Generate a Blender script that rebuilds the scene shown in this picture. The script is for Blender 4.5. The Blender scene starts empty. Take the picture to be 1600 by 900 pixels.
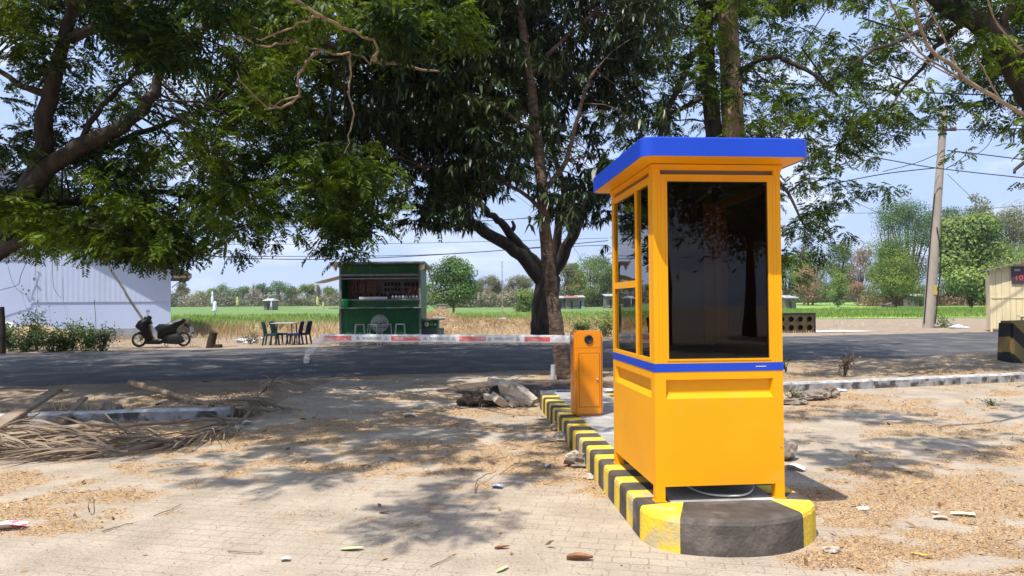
import bpy, bmesh, math, random
import numpy as np
from mathutils import Vector, Matrix
R = math.radians
random.seed(7); rng = np.random.default_rng(7)
scene = bpy.context.scene
COL = scene.collection

# ------------------------------------------------------------------ camera, sky, sun, exposure
F, PITCH, ROLL, EYE = 1128.0, 0.0206, -0.0074, 1.51      # focal length in pixels of a 1600 px wide picture
cam_d = bpy.data.cameras.new('camera'); cam = bpy.data.objects.new('camera', cam_d); COL.objects.link(cam)
cam_d.sensor_width = 36; cam_d.lens = F/1600*36; cam_d.clip_start = 0.05; cam_d.clip_end = 8000
cam.location = (0, 0, EYE)
cam.rotation_euler = (Matrix.Rotation(math.pi/2 + PITCH, 3, 'X') @ Matrix.Rotation(-ROLL*-1, 3, 'Z')).to_euler()
scene.camera = cam
SUN = Vector((-0.69, -1.01, 2.5)).normalized()
elev = math.asin(SUN.z); az = math.atan2(SUN.x, SUN.y)
w = bpy.data.worlds.new('World'); scene.world = w; w.use_nodes = True
nt = w.node_tree; nt.nodes.clear()
out = nt.nodes.new('ShaderNodeOutputWorld'); bg = nt.nodes.new('ShaderNodeBackground')
sky = nt.nodes.new('ShaderNodeTexSky'); sky.sky_type = 'NISHITA'; sky.sun_disc = False
sky.sun_elevation = elev; sky.sun_rotation = az; sky.air_density = 1.0; sky.dust_density = 2.0; sky.ozone_density = 1.6
tc = nt.nodes.new('ShaderNodeTexCoord'); mp = nt.nodes.new('ShaderNodeMapping'); mp.inputs['Scale'].default_value = (1.6, 1.6, 5.0)
mp.inputs['Location'].default_value = (2.3, 0.4, 0.35)
no = nt.nodes.new('ShaderNodeTexNoise'); no.inputs['Scale'].default_value = 2.2; no.inputs['Detail'].default_value = 7; no.inputs['Roughness'].default_value = 0.55
cr = nt.nodes.new('ShaderNodeValToRGB'); cr.color_ramp.elements[0].position = 0.53; cr.color_ramp.elements[1].position = 0.72
cr.color_ramp.elements[1].color = (.75, .75, .75, 1)
mx = nt.nodes.new('ShaderNodeMix'); mx.data_type = 'RGBA'; mx.inputs['B'].default_value = (12.5, 12.7, 13.2, 1)
hz = nt.nodes.new('ShaderNodeMix'); hz.data_type = 'RGBA'; hz.inputs['B'].default_value = (6.6, 8.7, 13.6, 1); hz.inputs['Factor'].default_value = 0.7
L = nt.links.new
L(tc.outputs['Generated'], mp.inputs['Vector']); L(mp.outputs[0], no.inputs['Vector']); L(no.outputs['Fac'], cr.inputs['Fac'])
L(sky.outputs[0], hz.inputs['A']); L(hz.outputs['Result'], mx.inputs['A']); L(cr.outputs['Color'], mx.inputs['Factor'])
L(mx.outputs['Result'], bg.inputs['Color']); bg.inputs['Strength'].default_value = 0.078
L(bg.outputs[0], out.inputs['Surface'])
sd = bpy.data.lights.new('sun', 'SUN'); sd.energy = 4.9; sd.angle = R(0.6); sd.color = (1.0, .94, .85)
so = bpy.data.objects.new('sun', sd); COL.objects.link(so); so.rotation_euler = (-SUN).to_track_quat('-Z', 'Y').to_euler()
vs = scene.view_settings; vs.view_transform = 'Standard'; vs.look = 'None'; vs.gamma = 1; vs.use_curve_mapping = False; vs.exposure = 0.42
scene.render.engine = 'CYCLES'; cy = scene.cycles
cy.max_bounces = 7; cy.transparent_max_bounces = 12; cy.use_denoising = True; cy.diffuse_bounces = 3; cy.glossy_bounces = 3; cy.volume_bounces = 0

# ------------------------------------------------------------------ helpers
_R = Matrix.Rotation(math.pi/2 + PITCH, 3, 'X') @ Matrix.Rotation(ROLL, 3, 'Z')
cam.rotation_euler = _R.to_euler()
def ray(px, py):
    return _R @ Vector((px-800, 450-py, -F))
def at(px, py, Y):
    d = ray(px, py); t = Y/d.y
    return Vector((d.x*t, Y, EYE + d.z*t))
def gnd(px, py, z=0.0):
    d = ray(px, py); t = (z-EYE)/d.z
    return Vector((d.x*t, d.y*t, z))
def projv(p):
    p = np.asarray(p, float) - np.array([0, 0, EYE]); q = p @ np.array(_R)
    return 800 + F*q[..., 0]/-q[..., 2], 450 - F*q[..., 1]/-q[..., 2]

_h = np.random.default_rng(3).random((256, 256))
def vnoise(x, y):
    xi = np.floor(x).astype(int); yi = np.floor(y).astype(int); fx = x-xi; fy = y-yi
    fx = fx*fx*(3-2*fx); fy = fy*fy*(3-2*fy)
    g = lambda a, b: _h[a % 256, b % 256]
    return (g(xi, yi)*(1-fx)+g(xi+1, yi)*fx)*(1-fy) + (g(xi, yi+1)*(1-fx)+g(xi+1, yi+1)*fx)*fy
def fbm(x, y, o=4):
    s = 0; a = .5; t = 0
    for i in range(o):
        s = s + a*vnoise(x*2**i+17*i, y*2**i+5*i); t += a; a *= .55
    return s/t

def mat(name, c, c2=None, rough=.8, scale=8, bump=0.0, bscale=None, metal=0, spec=.4, detail=6, contrast=(.35, .65), stretch=None, coat=0, c3=None, s3=1.0, t3=(.55, .7)):
    m = bpy.data.materials.new(name); m.use_nodes = True; n = m.node_tree.nodes; l = m.node_tree.links.new
    b = n['Principled BSDF']; b.inputs['Roughness'].default_value = rough; b.inputs['Metallic'].default_value = metal
    b.inputs['Specular IOR Level'].default_value = spec; b.inputs['Coat Weight'].default_value = coat
    b.inputs['Base Color'].default_value = (*c, 1)
    t = n.new('ShaderNodeTexCoord'); mp = n.new('ShaderNodeMapping'); l(t.outputs['Object'], mp.inputs['Vector'])
    if stretch: mp.inputs['Scale'].default_value = stretch
    if c2:
        no = n.new('ShaderNodeTexNoise'); no.inputs['Scale'].default_value = scale; no.inputs['Detail'].default_value = detail; l(mp.outputs[0], no.inputs['Vector'])
        cr = n.new('ShaderNodeValToRGB'); cr.color_ramp.elements[0].position = contrast[0]; cr.color_ramp.elements[1].position = contrast[1]
        cr.color_ramp.elements[0].color = (*c, 1); cr.color_ramp.elements[1].color = (*c2, 1)
        l(no.outputs['Fac'], cr.inputs['Fac']); last = cr.outputs['Color']
        if c3:
            n3 = n.new('ShaderNodeTexNoise'); n3.inputs['Scale'].default_value = s3; n3.inputs['Detail'].default_value = 8; l(mp.outputs[0], n3.inputs['Vector'])
            r3 = n.new('ShaderNodeMapRange'); r3.inputs[1].default_value = t3[0]; r3.inputs[2].default_value = t3[1]; l(n3.outputs['Fac'], r3.inputs[0])
            x3 = n.new('ShaderNodeMix'); x3.data_type = 'RGBA'; l(r3.outputs[0], x3.inputs['Factor']); l(last, x3.inputs['A']); x3.inputs['B'].default_value = (*c3, 1); last = x3.outputs['Result']
        l(last, b.inputs['Base Color'])
    if bump:
        nb = n.new('ShaderNodeTexNoise'); nb.inputs['Scale'].default_value = bscale or scale*3; nb.inputs['Detail'].default_value = 5; l(mp.outputs[0], nb.inputs['Vector'])
        bp = n.new('ShaderNodeBump'); bp.inputs['Strength'].default_value = bump; bp.inputs['Distance'].default_value = .02
        l(nb.outputs['Fac'], bp.inputs['Height']); l(bp.outputs[0], b.inputs['Normal'])
    return m

def leafmat(name, c, c2, trans=.35, rough=.5, spec=.35):
    """leaf: colour varies leaf by leaf with the 'tint' attribute"""
    m = bpy.data.materials.new(name); m.use_nodes = True; n = m.node_tree.nodes; l = m.node_tree.links.new
    b = n['Principled BSDF']; b.inputs['Roughness'].default_value = rough; b.inputs['Specular IOR Level'].default_value = spec
    a = n.new('ShaderNodeAttribute'); a.attribute_name = 'tint'
    cr = n.new('ShaderNodeValToRGB'); cr.color_ramp.elements[0].color = (*c, 1); cr.color_ramp.elements[1].color = (*c2, 1)
    l(a.outputs['Fac'], cr.inputs['Fac']); l(cr.outputs['Color'], b.inputs['Base Color'])
    if trans:
        tr = n.new('ShaderNodeBsdfTranslucent'); hs = n.new('ShaderNodeHueSaturation'); hs.inputs['Value'].default_value = 1.6; hs.inputs['Hue'].default_value = .485
        l(cr.outputs['Color'], hs.inputs['Color']); l(hs.outputs[0], tr.inputs['Color'])
        mx = n.new('ShaderNodeMixShader'); mx.inputs[0].default_value = trans
        l(b.outputs[0], mx.inputs[1]); l(tr.outputs[0], mx.inputs[2]); l(mx.outputs[0], n['Material Output'].inputs['Surface'])
    return m

class MB:
    """collects shapes, then becomes ONE mesh object"""
    def __init__(s): s.v = []; s.f = []; s.m = []; s.sm = []
    def add(s, v, f, mi=0, smooth=False):
        o = len(s.v); s.v += [tuple(p) for p in v]; s.f += [tuple(i+o for i in q) for q in f]; s.m += [mi]*len(f); s.sm += [smooth]*len(f); return s
    def box(s, x0, x1, y0, y1, z0, z1, mi=0, M=None):
        v = [Vector((x, y, z)) for z in (z0, z1) for y in (y0, y1) for x in (x0, x1)]
        if M is not None: v = [M @ p for p in v]
        return s.add(v, [(0, 2, 3, 1), (4, 5, 7, 6), (0, 1, 5, 4), (2, 6, 7, 3), (0, 4, 6, 2), (1, 3, 7, 5)], mi)
    def tube(s, pts, rad, n=8, mi=0, caps=True, jit=0):
        pts = [Vector(p) for p in pts]
        if not hasattr(rad, '__len__'): rad = [rad]*len(pts)
        v = []; up = None
        for i, p in enumerate(pts):
            t = (pts[min(i+1, len(pts)-1)]-pts[max(i-1, 0)]).normalized()
            if up is None: up = Vector((1, 0, 0)) if abs(t.x) < .8 else Vector((0, 1, 0))
            a = t.cross(up).normalized(); b = a.cross(t).normalized(); up = b
            for k in range(n):
                q = 2*math.pi*k/n; r = rad[i]*(1+random.uniform(-jit, jit))
                v.append(p + a*math.cos(q)*r + b*math.sin(q)*r)
        f = [(i*n+k, i*n+(k+1) % n, (i+1)*n+(k+1) % n, (i+1)*n+k) for i in range(len(pts)-1) for k in range(n)]
        s.add(v, f, mi, True)
        if caps: s.add(v[:n], [tuple(range(n))], mi); s.add(v[-n:], [tuple(range(n))[::-1]], mi)
        return s
    def lathe(s, prof, c=(0, 0, 0), axis='z', n=16, mi=0, smooth=True):
        v = []
        for r, h in prof:
            for k in range(n):
                q = 2*math.pi*k/n; a, b = r*math.cos(q), r*math.sin(q)
                p = {'z': (a, b, h), 'y': (a, h, b), 'x': (h, a, b)}[axis]
                v.append((p[0]+c[0], p[1]+c[1], p[2]+c[2]))
        f = [(i*n+k, i*n+(k+1) % n, (i+1)*n+(k+1) % n, (i+1)*n+k) for i in range(len(prof)-1) for k in range(n)]
        return s.add(v, f, mi, smooth)
    def prism(s, poly, y0, y1, mi=0, inset=0.0):
        """polygon in x,z pushed along y; inset narrows both ends for a rounded look"""
        n = len(poly); cx = sum(p[0] for p in poly)/n; cz = sum(p[1] for p in poly)/n
        def ring(y, k): return [(cx+(x-cx)*k, y, cz+(z-cz)*k) for x, z in poly]
        if inset:
            d = (y1-y0)*.22; rs = [ring(y0, 1-inset), ring(y0+d, 1), ring(y1-d, 1), ring(y1, 1-inset)]
        else: rs = [ring(y0, 1), ring(y1, 1)]
        v = [p for r in rs for p in r]; f = []
        for j in range(len(rs)-1): f += [(j*n+i, j*n+(i+1) % n, (j+1)*n+(i+1) % n, (j+1)*n+i) for i in range(n)]
        f += [tuple(range(n))[::-1], tuple((len(rs)-1)*n+i for i in range(n))]
        return s.add(v, f, mi, bool(inset))
    def build(s, name, mats, parent=None, bevel=0, **tags):
        me = bpy.data.meshes.new(name); me.from_pydata(s.v, [], s.f)
        for m in (mats if isinstance(mats, (list, tuple)) else [mats]): me.materials.append(m)
        me.polygons.foreach_set('material_index', s.m); me.polygons.foreach_set('use_smooth', s.sm)
        bm = bmesh.new(); bm.from_mesh(me); bmesh.ops.recalc_face_normals(bm, faces=bm.faces)
        if bevel:
            es = [e for e in bm.edges if len(e.link_faces) == 2 and e.calc_face_angle(0) > .6]
            bmesh.ops.bevel(bm, geom=es, offset=bevel, segments=2, affect='EDGES', clamp_overlap=True)
        bm.to_mesh(me); bm.free(); me.update()
        o = bpy.data.objects.new(name, me); COL.objects.link(o)
        if parent: o.parent = parent
        return tag(o, **tags)
def tag(o, label=None, cat=None, group=None, kind=None):
    if label: o['label'] = label
    if cat: o['category'] = cat
    if group: o['group'] = group
    if kind: o['kind'] = kind
    return o
def empty(name, loc=(0, 0, 0), rz=0, **tags):
    o = bpy.data.objects.new(name, None); COL.objects.link(o); o.location = loc; o.rotation_euler = (0, 0, rz); o.empty_display_size = .2
    return tag(o, **tags)
def copy_tree(o, loc, rz=None, label=None):
    def cp(x, par):
        c = x.copy(); COL.objects.link(c); c.parent = par
        for ch in x.children: cp(ch, c)
        return c
    c = cp(o, None); c.location = loc
    if rz is not None: c.rotation_euler = (0, 0, rz)
    if label: c['label'] = label
    return c
def npmesh(name, V, Q, mats, parent=None, tint=None, smooth=False, midx=None, attrs=None, **tags):
    """big meshes straight from numpy: V n x 3, Q m x k faces, tint per vertex"""
    me = bpy.data.meshes.new(name); V = np.asarray(V, np.float32); Q = np.asarray(Q, np.int32); k = Q.shape[1]
    me.vertices.add(len(V)); me.vertices.foreach_set('co', V.ravel())
    me.loops.add(Q.size); me.loops.foreach_set('vertex_index', Q.ravel())
    me.polygons.add(len(Q)); me.polygons.foreach_set('loop_start', np.arange(0, Q.size, k, dtype=np.int32)); me.polygons.foreach_set('loop_total', np.full(len(Q), k, np.int32))
    for m in (mats if isinstance(mats, (list, tuple)) else [mats]): me.materials.append(m)
    me.update(calc_edges=True)
    if smooth: me.polygons.foreach_set('use_smooth', np.ones(len(Q), bool))
    if midx is not None: me.polygons.foreach_set('material_index', np.asarray(midx, np.int32))
    for nm, arr in ([('tint', tint)] if tint is not None else []) + list((attrs or {}).items()):
        a = me.attributes.new(nm, 'FLOAT', 'POINT'); a.data.foreach_set('value', np.asarray(arr, np.float32))
    o = bpy.data.objects.new(name, me); COL.objects.link(o)
    if parent: o.parent = parent
    return tag(o, **tags)
def text(body, size, M, m, parent, name='lettering', align='CENTER', ext=.001):
    c = bpy.data.curves.new(name, 'FONT'); c.body = body; c.size = size; c.align_x = align; c.extrude = ext; c.resolution_u = 2
    t = bpy.data.objects.new(name, c); COL.objects.link(t); bpy.context.view_layer.update()
    me = bpy.data.meshes.new_from_object(t.evaluated_get(bpy.context.evaluated_depsgraph_get())); bpy.data.objects.remove(t)
    me.transform(M); me.materials.clear(); me.materials.append(m)
    o = bpy.data.objects.new(name, me); COL.objects.link(o); o.parent = parent; return o
UP = Matrix.Rotation(math.pi/2, 4, 'X')

# ------------------------------------------------------------------ materials
YEL = mat('booth_paint', (.86, .375, .0015), (.82, .345, .002), rough=.42, scale=2.2, bump=.10, bscale=3, spec=.3, c3=(.70, .36, .05), s3=4, t3=(.60, .95))
BLUE = mat('blue_paint', (.010, .055, .46), (.014, .062, .50), rough=.4, scale=3, spec=.3)
ORA = mat('barrier_paint', (.74, .245, .003), (.70, .225, .003), rough=.35, scale=2, spec=.5, coat=.2)
BLK = mat('black_plastic', (.012, .012, .014), (.02, .02, .022), rough=.45, scale=9)
DARKIN = mat('booth_interior', (.16, .055, .02), (.11, .04, .016), rough=.7, scale=3)
CONC = mat('slab_concrete', (.36, .345, .32), (.27, .255, .235), rough=.9, scale=5, bump=.3, bscale=60, c3=(.55, .54, .52), s3=2)
KYEL = mat('kerb_yellow', (.80, .56, .03), (.62, .44, .06), rough=.8, scale=6, bump=.35, bscale=45, c3=(.46, .38, .22), s3=5, t3=(.50, .66))
KBLK = mat('kerb_black', (.050, .042, .036), (.095, .080, .068), rough=.75, scale=5, bump=.4, bscale=45, c3=(.18, .15, .125), s3=4, t3=(.55, .72))
KERB = mat('old_kerb', (.20, .19, .18), (.40, .39, .38), rough=.9, scale=4, bump=.6, bscale=30, c3=(.07, .065, .06), s3=6, t3=(.48, .6))
KERBTOP = mat('kerb_whitewash', (.55, .56, .58), (.26, .25, .24), rough=.9, scale=7, bump=.5, bscale=30)
KERBBLUE = mat('kerb_faded_blue', (.05, .11, .26), (.14, .15, .17), rough=.9, scale=5, bump=.5)
BARK_D = mat('dark_bark', (.020, .015, .011), (.050, .037, .027), rough=.95, scale=9, bump=.9, bscale=22, stretch=(1, 1, .35))
BARK_T = mat('tan_bark', (.16, .105, .065), (.40, .28, .18), rough=.95, scale=2.2, bump=.8, bscale=24, stretch=(1, 1, .3), c3=(.10, .065, .045), s3=3, t3=(.5, .6))
BARK_M = mat('rough_brown_bark', (.055, .036, .026), (.17, .115, .08), rough=.95, scale=11, bump=1.0, bscale=26, stretch=(.7, .7, 1.6))
BARK_P = mat('pale_twig_bark', (.20, .14, .09), (.33, .24, .16), rough=.9, scale=8)
LEAF_F = leafmat('feathery_leaf', (.009, .029, .004), (.145, .225, .013), .30, spec=.25)  # wide dark-to-yellow spread paints sun highlights and shade into the leaf colour
LEAF_M = leafmat('mango_leaf', (.014, .029, .009), (.046, .072, .016), .14, rough=.38, spec=.5)
LEAF_G = leafmat('far_green_leaf', (.07, .13, .022), (.23, .30, .05), .25)
LEAF_D = leafmat('far_dark_leaf', (.045, .10, .025), (.13, .22, .05), .2)
LEAF_L = leafmat('far_light_leaf', (.10, .17, .04), (.26, .34, .08), .25)
LEAF_O = leafmat('far_olive_leaf', (.10, .12, .05), (.22, .22, .10), .2)
LEAF_B = leafmat('dry_brown_leaf', (.20, .14, .08), (.38, .24, .13), .15)
LEAF_Y = leafmat('dry_grey_twig', (.22, .19, .15), (.40, .34, .25), .1)
LEAF_W = leafmat('bush_leaf', (.04, .085, .02), (.14, .20, .045), .3)
STRAW = leafmat('straw', (.42, .30, .15), (.62, .49, .28), .2, rough=.8)
GRASS = leafmat('grass_blade', (.11, .20, .03), (.27, .34, .08), .2, rough=.7)
LITTER = leafmat('leaf_litter', (.13, .075, .038), (.64, .43, .21), .15, rough=.8)
FROND = leafmat('dry_palm_frond', (.15, .115, .085), (.40, .31, .22), .1, rough=.8)
WOOD = mat('weathered_wood', (.16, .115, .08), (.30, .23, .17), rough=.9, scale=6, bump=.6, stretch=(.4, 1, 1))
METAL = mat('steel', (.55, .55, .55), rough=.35, metal=.9)
GREEN = mat('stall_green_paint', (.012, .11, .030), (.020, .14, .040), rough=.5, scale=3)
GREYM = mat('grey_metal_frame', (.30, .30, .29), (.20, .20, .20), rough=.6, scale=4)
WHITE = mat('white_paint', (.78, .78, .77), (.70, .70, .69), rough=.5, scale=4)
RED = mat('red_reflector', (.72, .05, .03), (.62, .045, .03), rough=.4, scale=10)
WALLW = mat('blue_white_wall', (.51, .59, .79), (.47, .55, .74), rough=.8, scale=.6, bump=.1)
WALLC = mat('corrugated_sheet', (.48, .56, .74), (.50, .58, .76), rough=.6, scale=.8, stretch=(2, 1, .3), c3=(.42, .49, .62), s3=.5, t3=(.55, .8))
PLINTH = mat('grey_plinth', (.24, .25, .26), (.34, .35, .37), rough=.9, scale=1.6, bump=.5, c3=(.42, .45, .52), s3=.8)
POLEC = mat('pole_concrete', (.36, .31, .25), (.28, .24, .20), rough=.9, scale=3, bump=.4, stretch=(1, 1, .3))
CREAM = mat('cream_planks', (.62, .52, .30), (.72, .61, .38), rough=.8, scale=3, bump=.3, stretch=(3, 3, .3))
ROCK = mat('broken_concrete', (.52, .45, .36), (.38, .32, .25), rough=.95, scale=9, bump=.8, bscale=40, c3=(.62, .56, .48), s3=5)
ROCKD = mat('brown_rock', (.16, .13, .11), (.30, .25, .20), rough=.95, scale=9, bump=.8, bscale=30)
SOIL = mat('dark_soil', (.055, .040, .030), (.12, .09, .065), rough=1, scale=7, bump=1, bscale=20)

def glassmat(name, tint, ior=1.5, k=1.0):
    m = bpy.data.materials.new(name); m.use_nodes = True; n = m.node_tree.nodes; l = m.node_tree.links.new; n.remove(n['Principled BSDF'])
    t = n.new('ShaderNodeBsdfTransparent'); t.inputs[0].default_value = (*tint, 1); g = n.new('ShaderNodeBsdfGlossy'); g.inputs['Roughness'].default_value = .015
    fr = n.new('ShaderNodeFresnel'); fr.inputs[0].default_value = ior; mx = n.new('ShaderNodeMixShader')
    tc = n.new('ShaderNodeTexCoord'); no = n.new('ShaderNodeTexNoise'); no.inputs['Scale'].default_value = 1.4; bp = n.new('ShaderNodeBump'); bp.inputs['Strength'].default_value = .02; bp.inputs['Distance'].default_value = .05
    l(tc.outputs['Object'], no.inputs['Vector']); l(no.outputs['Fac'], bp.inputs['Height']); l(bp.outputs[0], g.inputs['Normal'])
    mk = n.new('ShaderNodeMath'); mk.operation = 'MULTIPLY'; mk.inputs[1].default_value = k; l(fr.outputs[0], mk.inputs[0]); l(mk.outputs[0], mx.inputs[0]); l(t.outputs[0], mx.inputs[1]); l(g.outputs[0], mx.inputs[2]); l(mx.outputs[0], n['Material Output'].inputs['Surface']); return m
GLASS2 = glassmat('dark_side_glass', (.025, .022, .022), 1.3, .42)
GLASS = glassmat('tinted_glass', (.30, .23, .19), 1.45)
def filmmat():
    m = bpy.data.materials.new('clear_plastic_film'); m.use_nodes = True; n = m.node_tree.nodes; l = m.node_tree.links.new
    b = n['Principled BSDF']; b.inputs['Base Color'].default_value = (.8, .8, .8, 1); b.inputs['Roughness'].default_value = .18; b.inputs['Specular IOR Level'].default_value = .8
    t = n.new('ShaderNodeBsdfTransparent'); mx = n.new('ShaderNodeMixShader'); tc = n.new('ShaderNodeTexCoord'); mp = n.new('ShaderNodeMapping'); mp.inputs['Scale'].default_value = (8, 30, 30)
    no = n.new('ShaderNodeTexNoise'); no.inputs['Scale'].default_value = 1; no.inputs['Detail'].default_value = 4
    mr = n.new('ShaderNodeMapRange'); mr.inputs[1].default_value = .4; mr.inputs[2].default_value = .7; mr.inputs[3].default_value = .10; mr.inputs[4].default_value = .58
    l(tc.outputs['Object'], mp.inputs[0]); l(mp.outputs[0], no.inputs[0]); l(no.outputs['Fac'], mr.inputs[0]); l(mr.outputs[0], mx.inputs[0]); l(t.outputs[0], mx.inputs[1]); l(b.outputs[0], mx.inputs[2]); l(mx.outputs[0], n['Material Output'].inputs['Surface'])
    bp = n.new('ShaderNodeBump'); bp.inputs['Strength'].default_value = .8; bp.inputs['Distance'].default_value = .01; l(no.outputs['Fac'], bp.inputs['Height']); l(bp.outputs[0], b.inputs['Normal'])
    return m
FILM = filmmat()

# ------------------------------------------------------------------ ground
S = .27                                                         # the road's slope in plan
kerb_y = lambda x: np.interp(x, [-20, -3.6, .5, 4.4, 9.2, 20], [6.6, 9.62, 11.05, 11.9, 13.2, 16.1])
near_y = lambda x: 15.8 + S*x
far_y = lambda x: 27.7 + S*x
def gmap(rows, x0, dx, y0, dy):
    A = np.array([[int(c)/10 for c in r] for r in rows])
    def f(px, py):
        u = np.clip((px-x0)/dx-.5, 0, A.shape[1]-1.001); v = np.clip((py-y0)/dy-.5, 0, A.shape[0]-1.001)
        i = v.astype(int); j = u.astype(int); a = v-i; b = u-j
        return (A[i, j]*(1-b)+A[i, j+1]*b)*(1-a)+(A[i+1, j]*(1-b)+A[i+1, j+1]*b)*a
    return f
litter_map = gmap(['7888888886005666', '7766777885005666', '8876666677106777', '9765445657407888', '9754334434407888', '8643234333346777'], 0, 100, 600, 50)
def litter(x, y):
    px, py = projv(np.stack([x, y, 0*x], -1))
    m = litter_map(px, py)
    n1 = fbm(x*.9+3, y*1.3+9, 5); n2 = fbm(x*4.1, y*5.3+40, 4); n = .55*n1+.45*n2
    berm = (y > kerb_y(x)); m = np.where(berm, .45+0*m, m)
    return np.clip((m*.42+.25-n)/.07, 0, 1)
def ground_material(name, paved):
    m = bpy.data.materials.new(name); m.use_nodes = True; n = m.node_tree.nodes; l = m.node_tree.links.new; b = n['Principled BSDF']
    b.inputs['Roughness'].default_value = .95; b.inputs['Specular IOR Level'].default_value = .2
    tc = n.new('ShaderNodeTexCoord'); mp = n.new('ShaderNodeMapping'); l(tc.outputs['Object'], mp.inputs[0]); mp.inputs['Rotation'].default_value = (0, 0, R(12))
    def noise(s, d=6, v=None):
        q = n.new('ShaderNodeTexNoise'); q.inputs['Scale'].default_value = s; q.inputs['Detail'].default_value = d; l((v or tc.outputs['Object']), q.inputs['Vector']); return q.outputs['Fac']
    def rng_(x, a, b_, c=0, d=1):
        q = n.new('ShaderNodeMapRange'); q.inputs[1].default_value = a; q.inputs[2].default_value = b_; q.inputs[3].default_value = c; q.inputs[4].default_value = d; l(x, q.inputs[0]); return q.outputs[0]
    def mixc(f, a, b_):
        q = n.new('ShaderNodeMix'); q.data_type = 'RGBA'
        if isinstance(f, float): q.inputs['Factor'].default_value = f
        else: l(f, q.inputs['Factor'])
        for k, c in (('A', a), ('B', b_)):
            if isinstance(c, tuple): q.inputs[k].default_value = (*c, 1)
            else: l(c, q.inputs[k])
        return q.outputs['Result']
    def mul(a, b_):
        q = n.new('ShaderNodeMath'); q.operation = 'MULTIPLY'
        for i, c in enumerate((a, b_)):
            if isinstance(c, float): q.inputs[i].default_value = c
            else: l(c, q.inputs[i])
        return q.outputs[0]
    A, B = ((.43, .362, .282), (.305, .252, .192)) if paved else ((.34, .26, .18), (.22, .165, .115))
    base = mixc(rng_(noise(2.2, 8), .35, .65), A, B)
    base = mixc(rng_(noise(14, 6), .45, .75, 0, .55), base, (.36, .30, .235) if paved else (.20, .15, .10))
    base = mixc(rng_(noise(60, 3), .5, .8, 0, .4), base, (.62, .56, .47))
    h = noise(30, 6)
    if paved:
        br = n.new('ShaderNodeTexBrick'); br.inputs['Scale'].default_value = 1; br.inputs['Brick Width'].default_value = .21; br.inputs['Row Height'].default_value = .105; br.inputs['Mortar Size'].default_value = .006
        br.inputs['Mortar Smooth'].default_value = .6; br.inputs['Color1'].default_value = (.9, .9, .9, 1); br.inputs['Color2'].default_value = (1, 1, 1, 1); br.inputs['Mortar'].default_value = (0, 0, 0, 1)
        wob = n.new('ShaderNodeMix'); wob.data_type = 'VECTOR'; wob.inputs['Factor'].default_value = .012
        nv = n.new('ShaderNodeTexNoise'); nv.inputs['Scale'].default_value = 6; l(mp.outputs[0], nv.inputs['Vector']); l(mp.outputs[0], wob.inputs['A']); l(nv.outputs['Color'], wob.inputs['B']); l(wob.outputs['Result'], br.inputs['Vector'])
        vis = rng_(noise(1.3, 5), .38, .60, .15, 1.0)             # dust hides the joints in places
        j = rng_(br.outputs['Fac'], 0, 1)
        base = mixc(mul(mul(j, vis), .75), base, (.25, .20, .155))
        bw = n.new('ShaderNodeRGBToBW'); l(br.outputs['Color'], bw.inputs[0])
        hh = n.new('ShaderNodeMath'); hh.operation = 'MULTIPLY_ADD'; l(mul(bw.outputs[0], vis), hh.inputs[0]); hh.inputs[1].default_value = .35; l(h, hh.inputs[2]); h = hh.outputs[0]
    at_ = n.new('ShaderNodeAttribute'); at_.attribute_name = 'litter'
    lc = mixc(rng_(noise(55, 4), .42, .6), (.26, .145, .06), (.56, .36, .16))
    lf = mul(at_.outputs['Fac'], rng_(noise(38, 6), .40, .56))
    l(mixc(lf, base, lc), b.inputs['Base Color'])
    bp = n.new('ShaderNodeBump'); bp.inputs['Strength'].default_value = .55; bp.inputs['Distance'].default_value = .018; l(h, bp.inputs['Height']); l(bp.outputs[0], b.inputs['Normal'])
    return m
LOT = ground_material('sandy_pavers', True); DIRT = ground_material('dry_dirt', False)

def terrain(x, y):
    z = np.clip((y-60)*.0075, 0, 1.5)
    ky = kerb_y(x); ny = near_y(x); fy = far_y(x)
    berm = np.clip((y-ky-.05)/.3, 0, 1)*np.clip((ny-y)/.6, 0, 1)
    right = np.clip((x-1.5)/2, 0, 1); left = np.clip((-3.2-x)/1, 0, 1)
    z = z + berm*(.10*right+.05*left)*1.2 + berm*(fbm(x*1.1, y*1.5, 4)-.45)*.22*np.clip(right+left, .25, 1)
    z = z - .05*((y > ny+.45) & (y < fy-.5))
    vg = np.clip((y-fy-.2)/1.0, 0, 1); z = z + vg*(fbm(x*.6+9, y*.6, 3)-.5)*.10
    return z
gx = np.concatenate([np.linspace(-420, -40, 30), np.linspace(-38, -16, 30), np.arange(-15, 16, .085), np.linspace(16.5, 40, 40), np.linspace(44, 500, 30)])
gy = np.concatenate([np.linspace(-160, -6, 14), np.linspace(-5, 1.4, 12), np.arange(1.5, 14.5, .075), np.arange(14.6, 40, .3), np.linspace(41, 120, 60), np.linspace(125, 900, 50)])
X, Y = np.meshgrid(gx, gy); Z = terrain(X, Y)
LIT = litter(X, np.maximum(Y, 2.2)); LIT[(Y > 30) | (Y < 2.2)] = 0; LIT[(Y > near_y(X)+.1) & (Y < 30)] *= .5
V = np.stack([X.ravel(), Y.ravel(), Z.ravel()], -1); nx, ny_ = len(gx), len(gy)
I = np.arange(nx*ny_).reshape(ny_, nx)
Q = np.stack([I[:-1, :-1], I[:-1, 1:], I[1:, 1:], I[1:, :-1]], -1).reshape(-1, 4)
cx = X[:-1, :-1].ravel(); cyy = Y[:-1, :-1].ravel()
gap = (cx > -3.55) & (cx < .5)
lotm = (cyy < kerb_y(cx)+.05) | (gap & (cyy < near_y(cx)-.6+.25*vnoise(cx*3, cx*0)))
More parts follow.
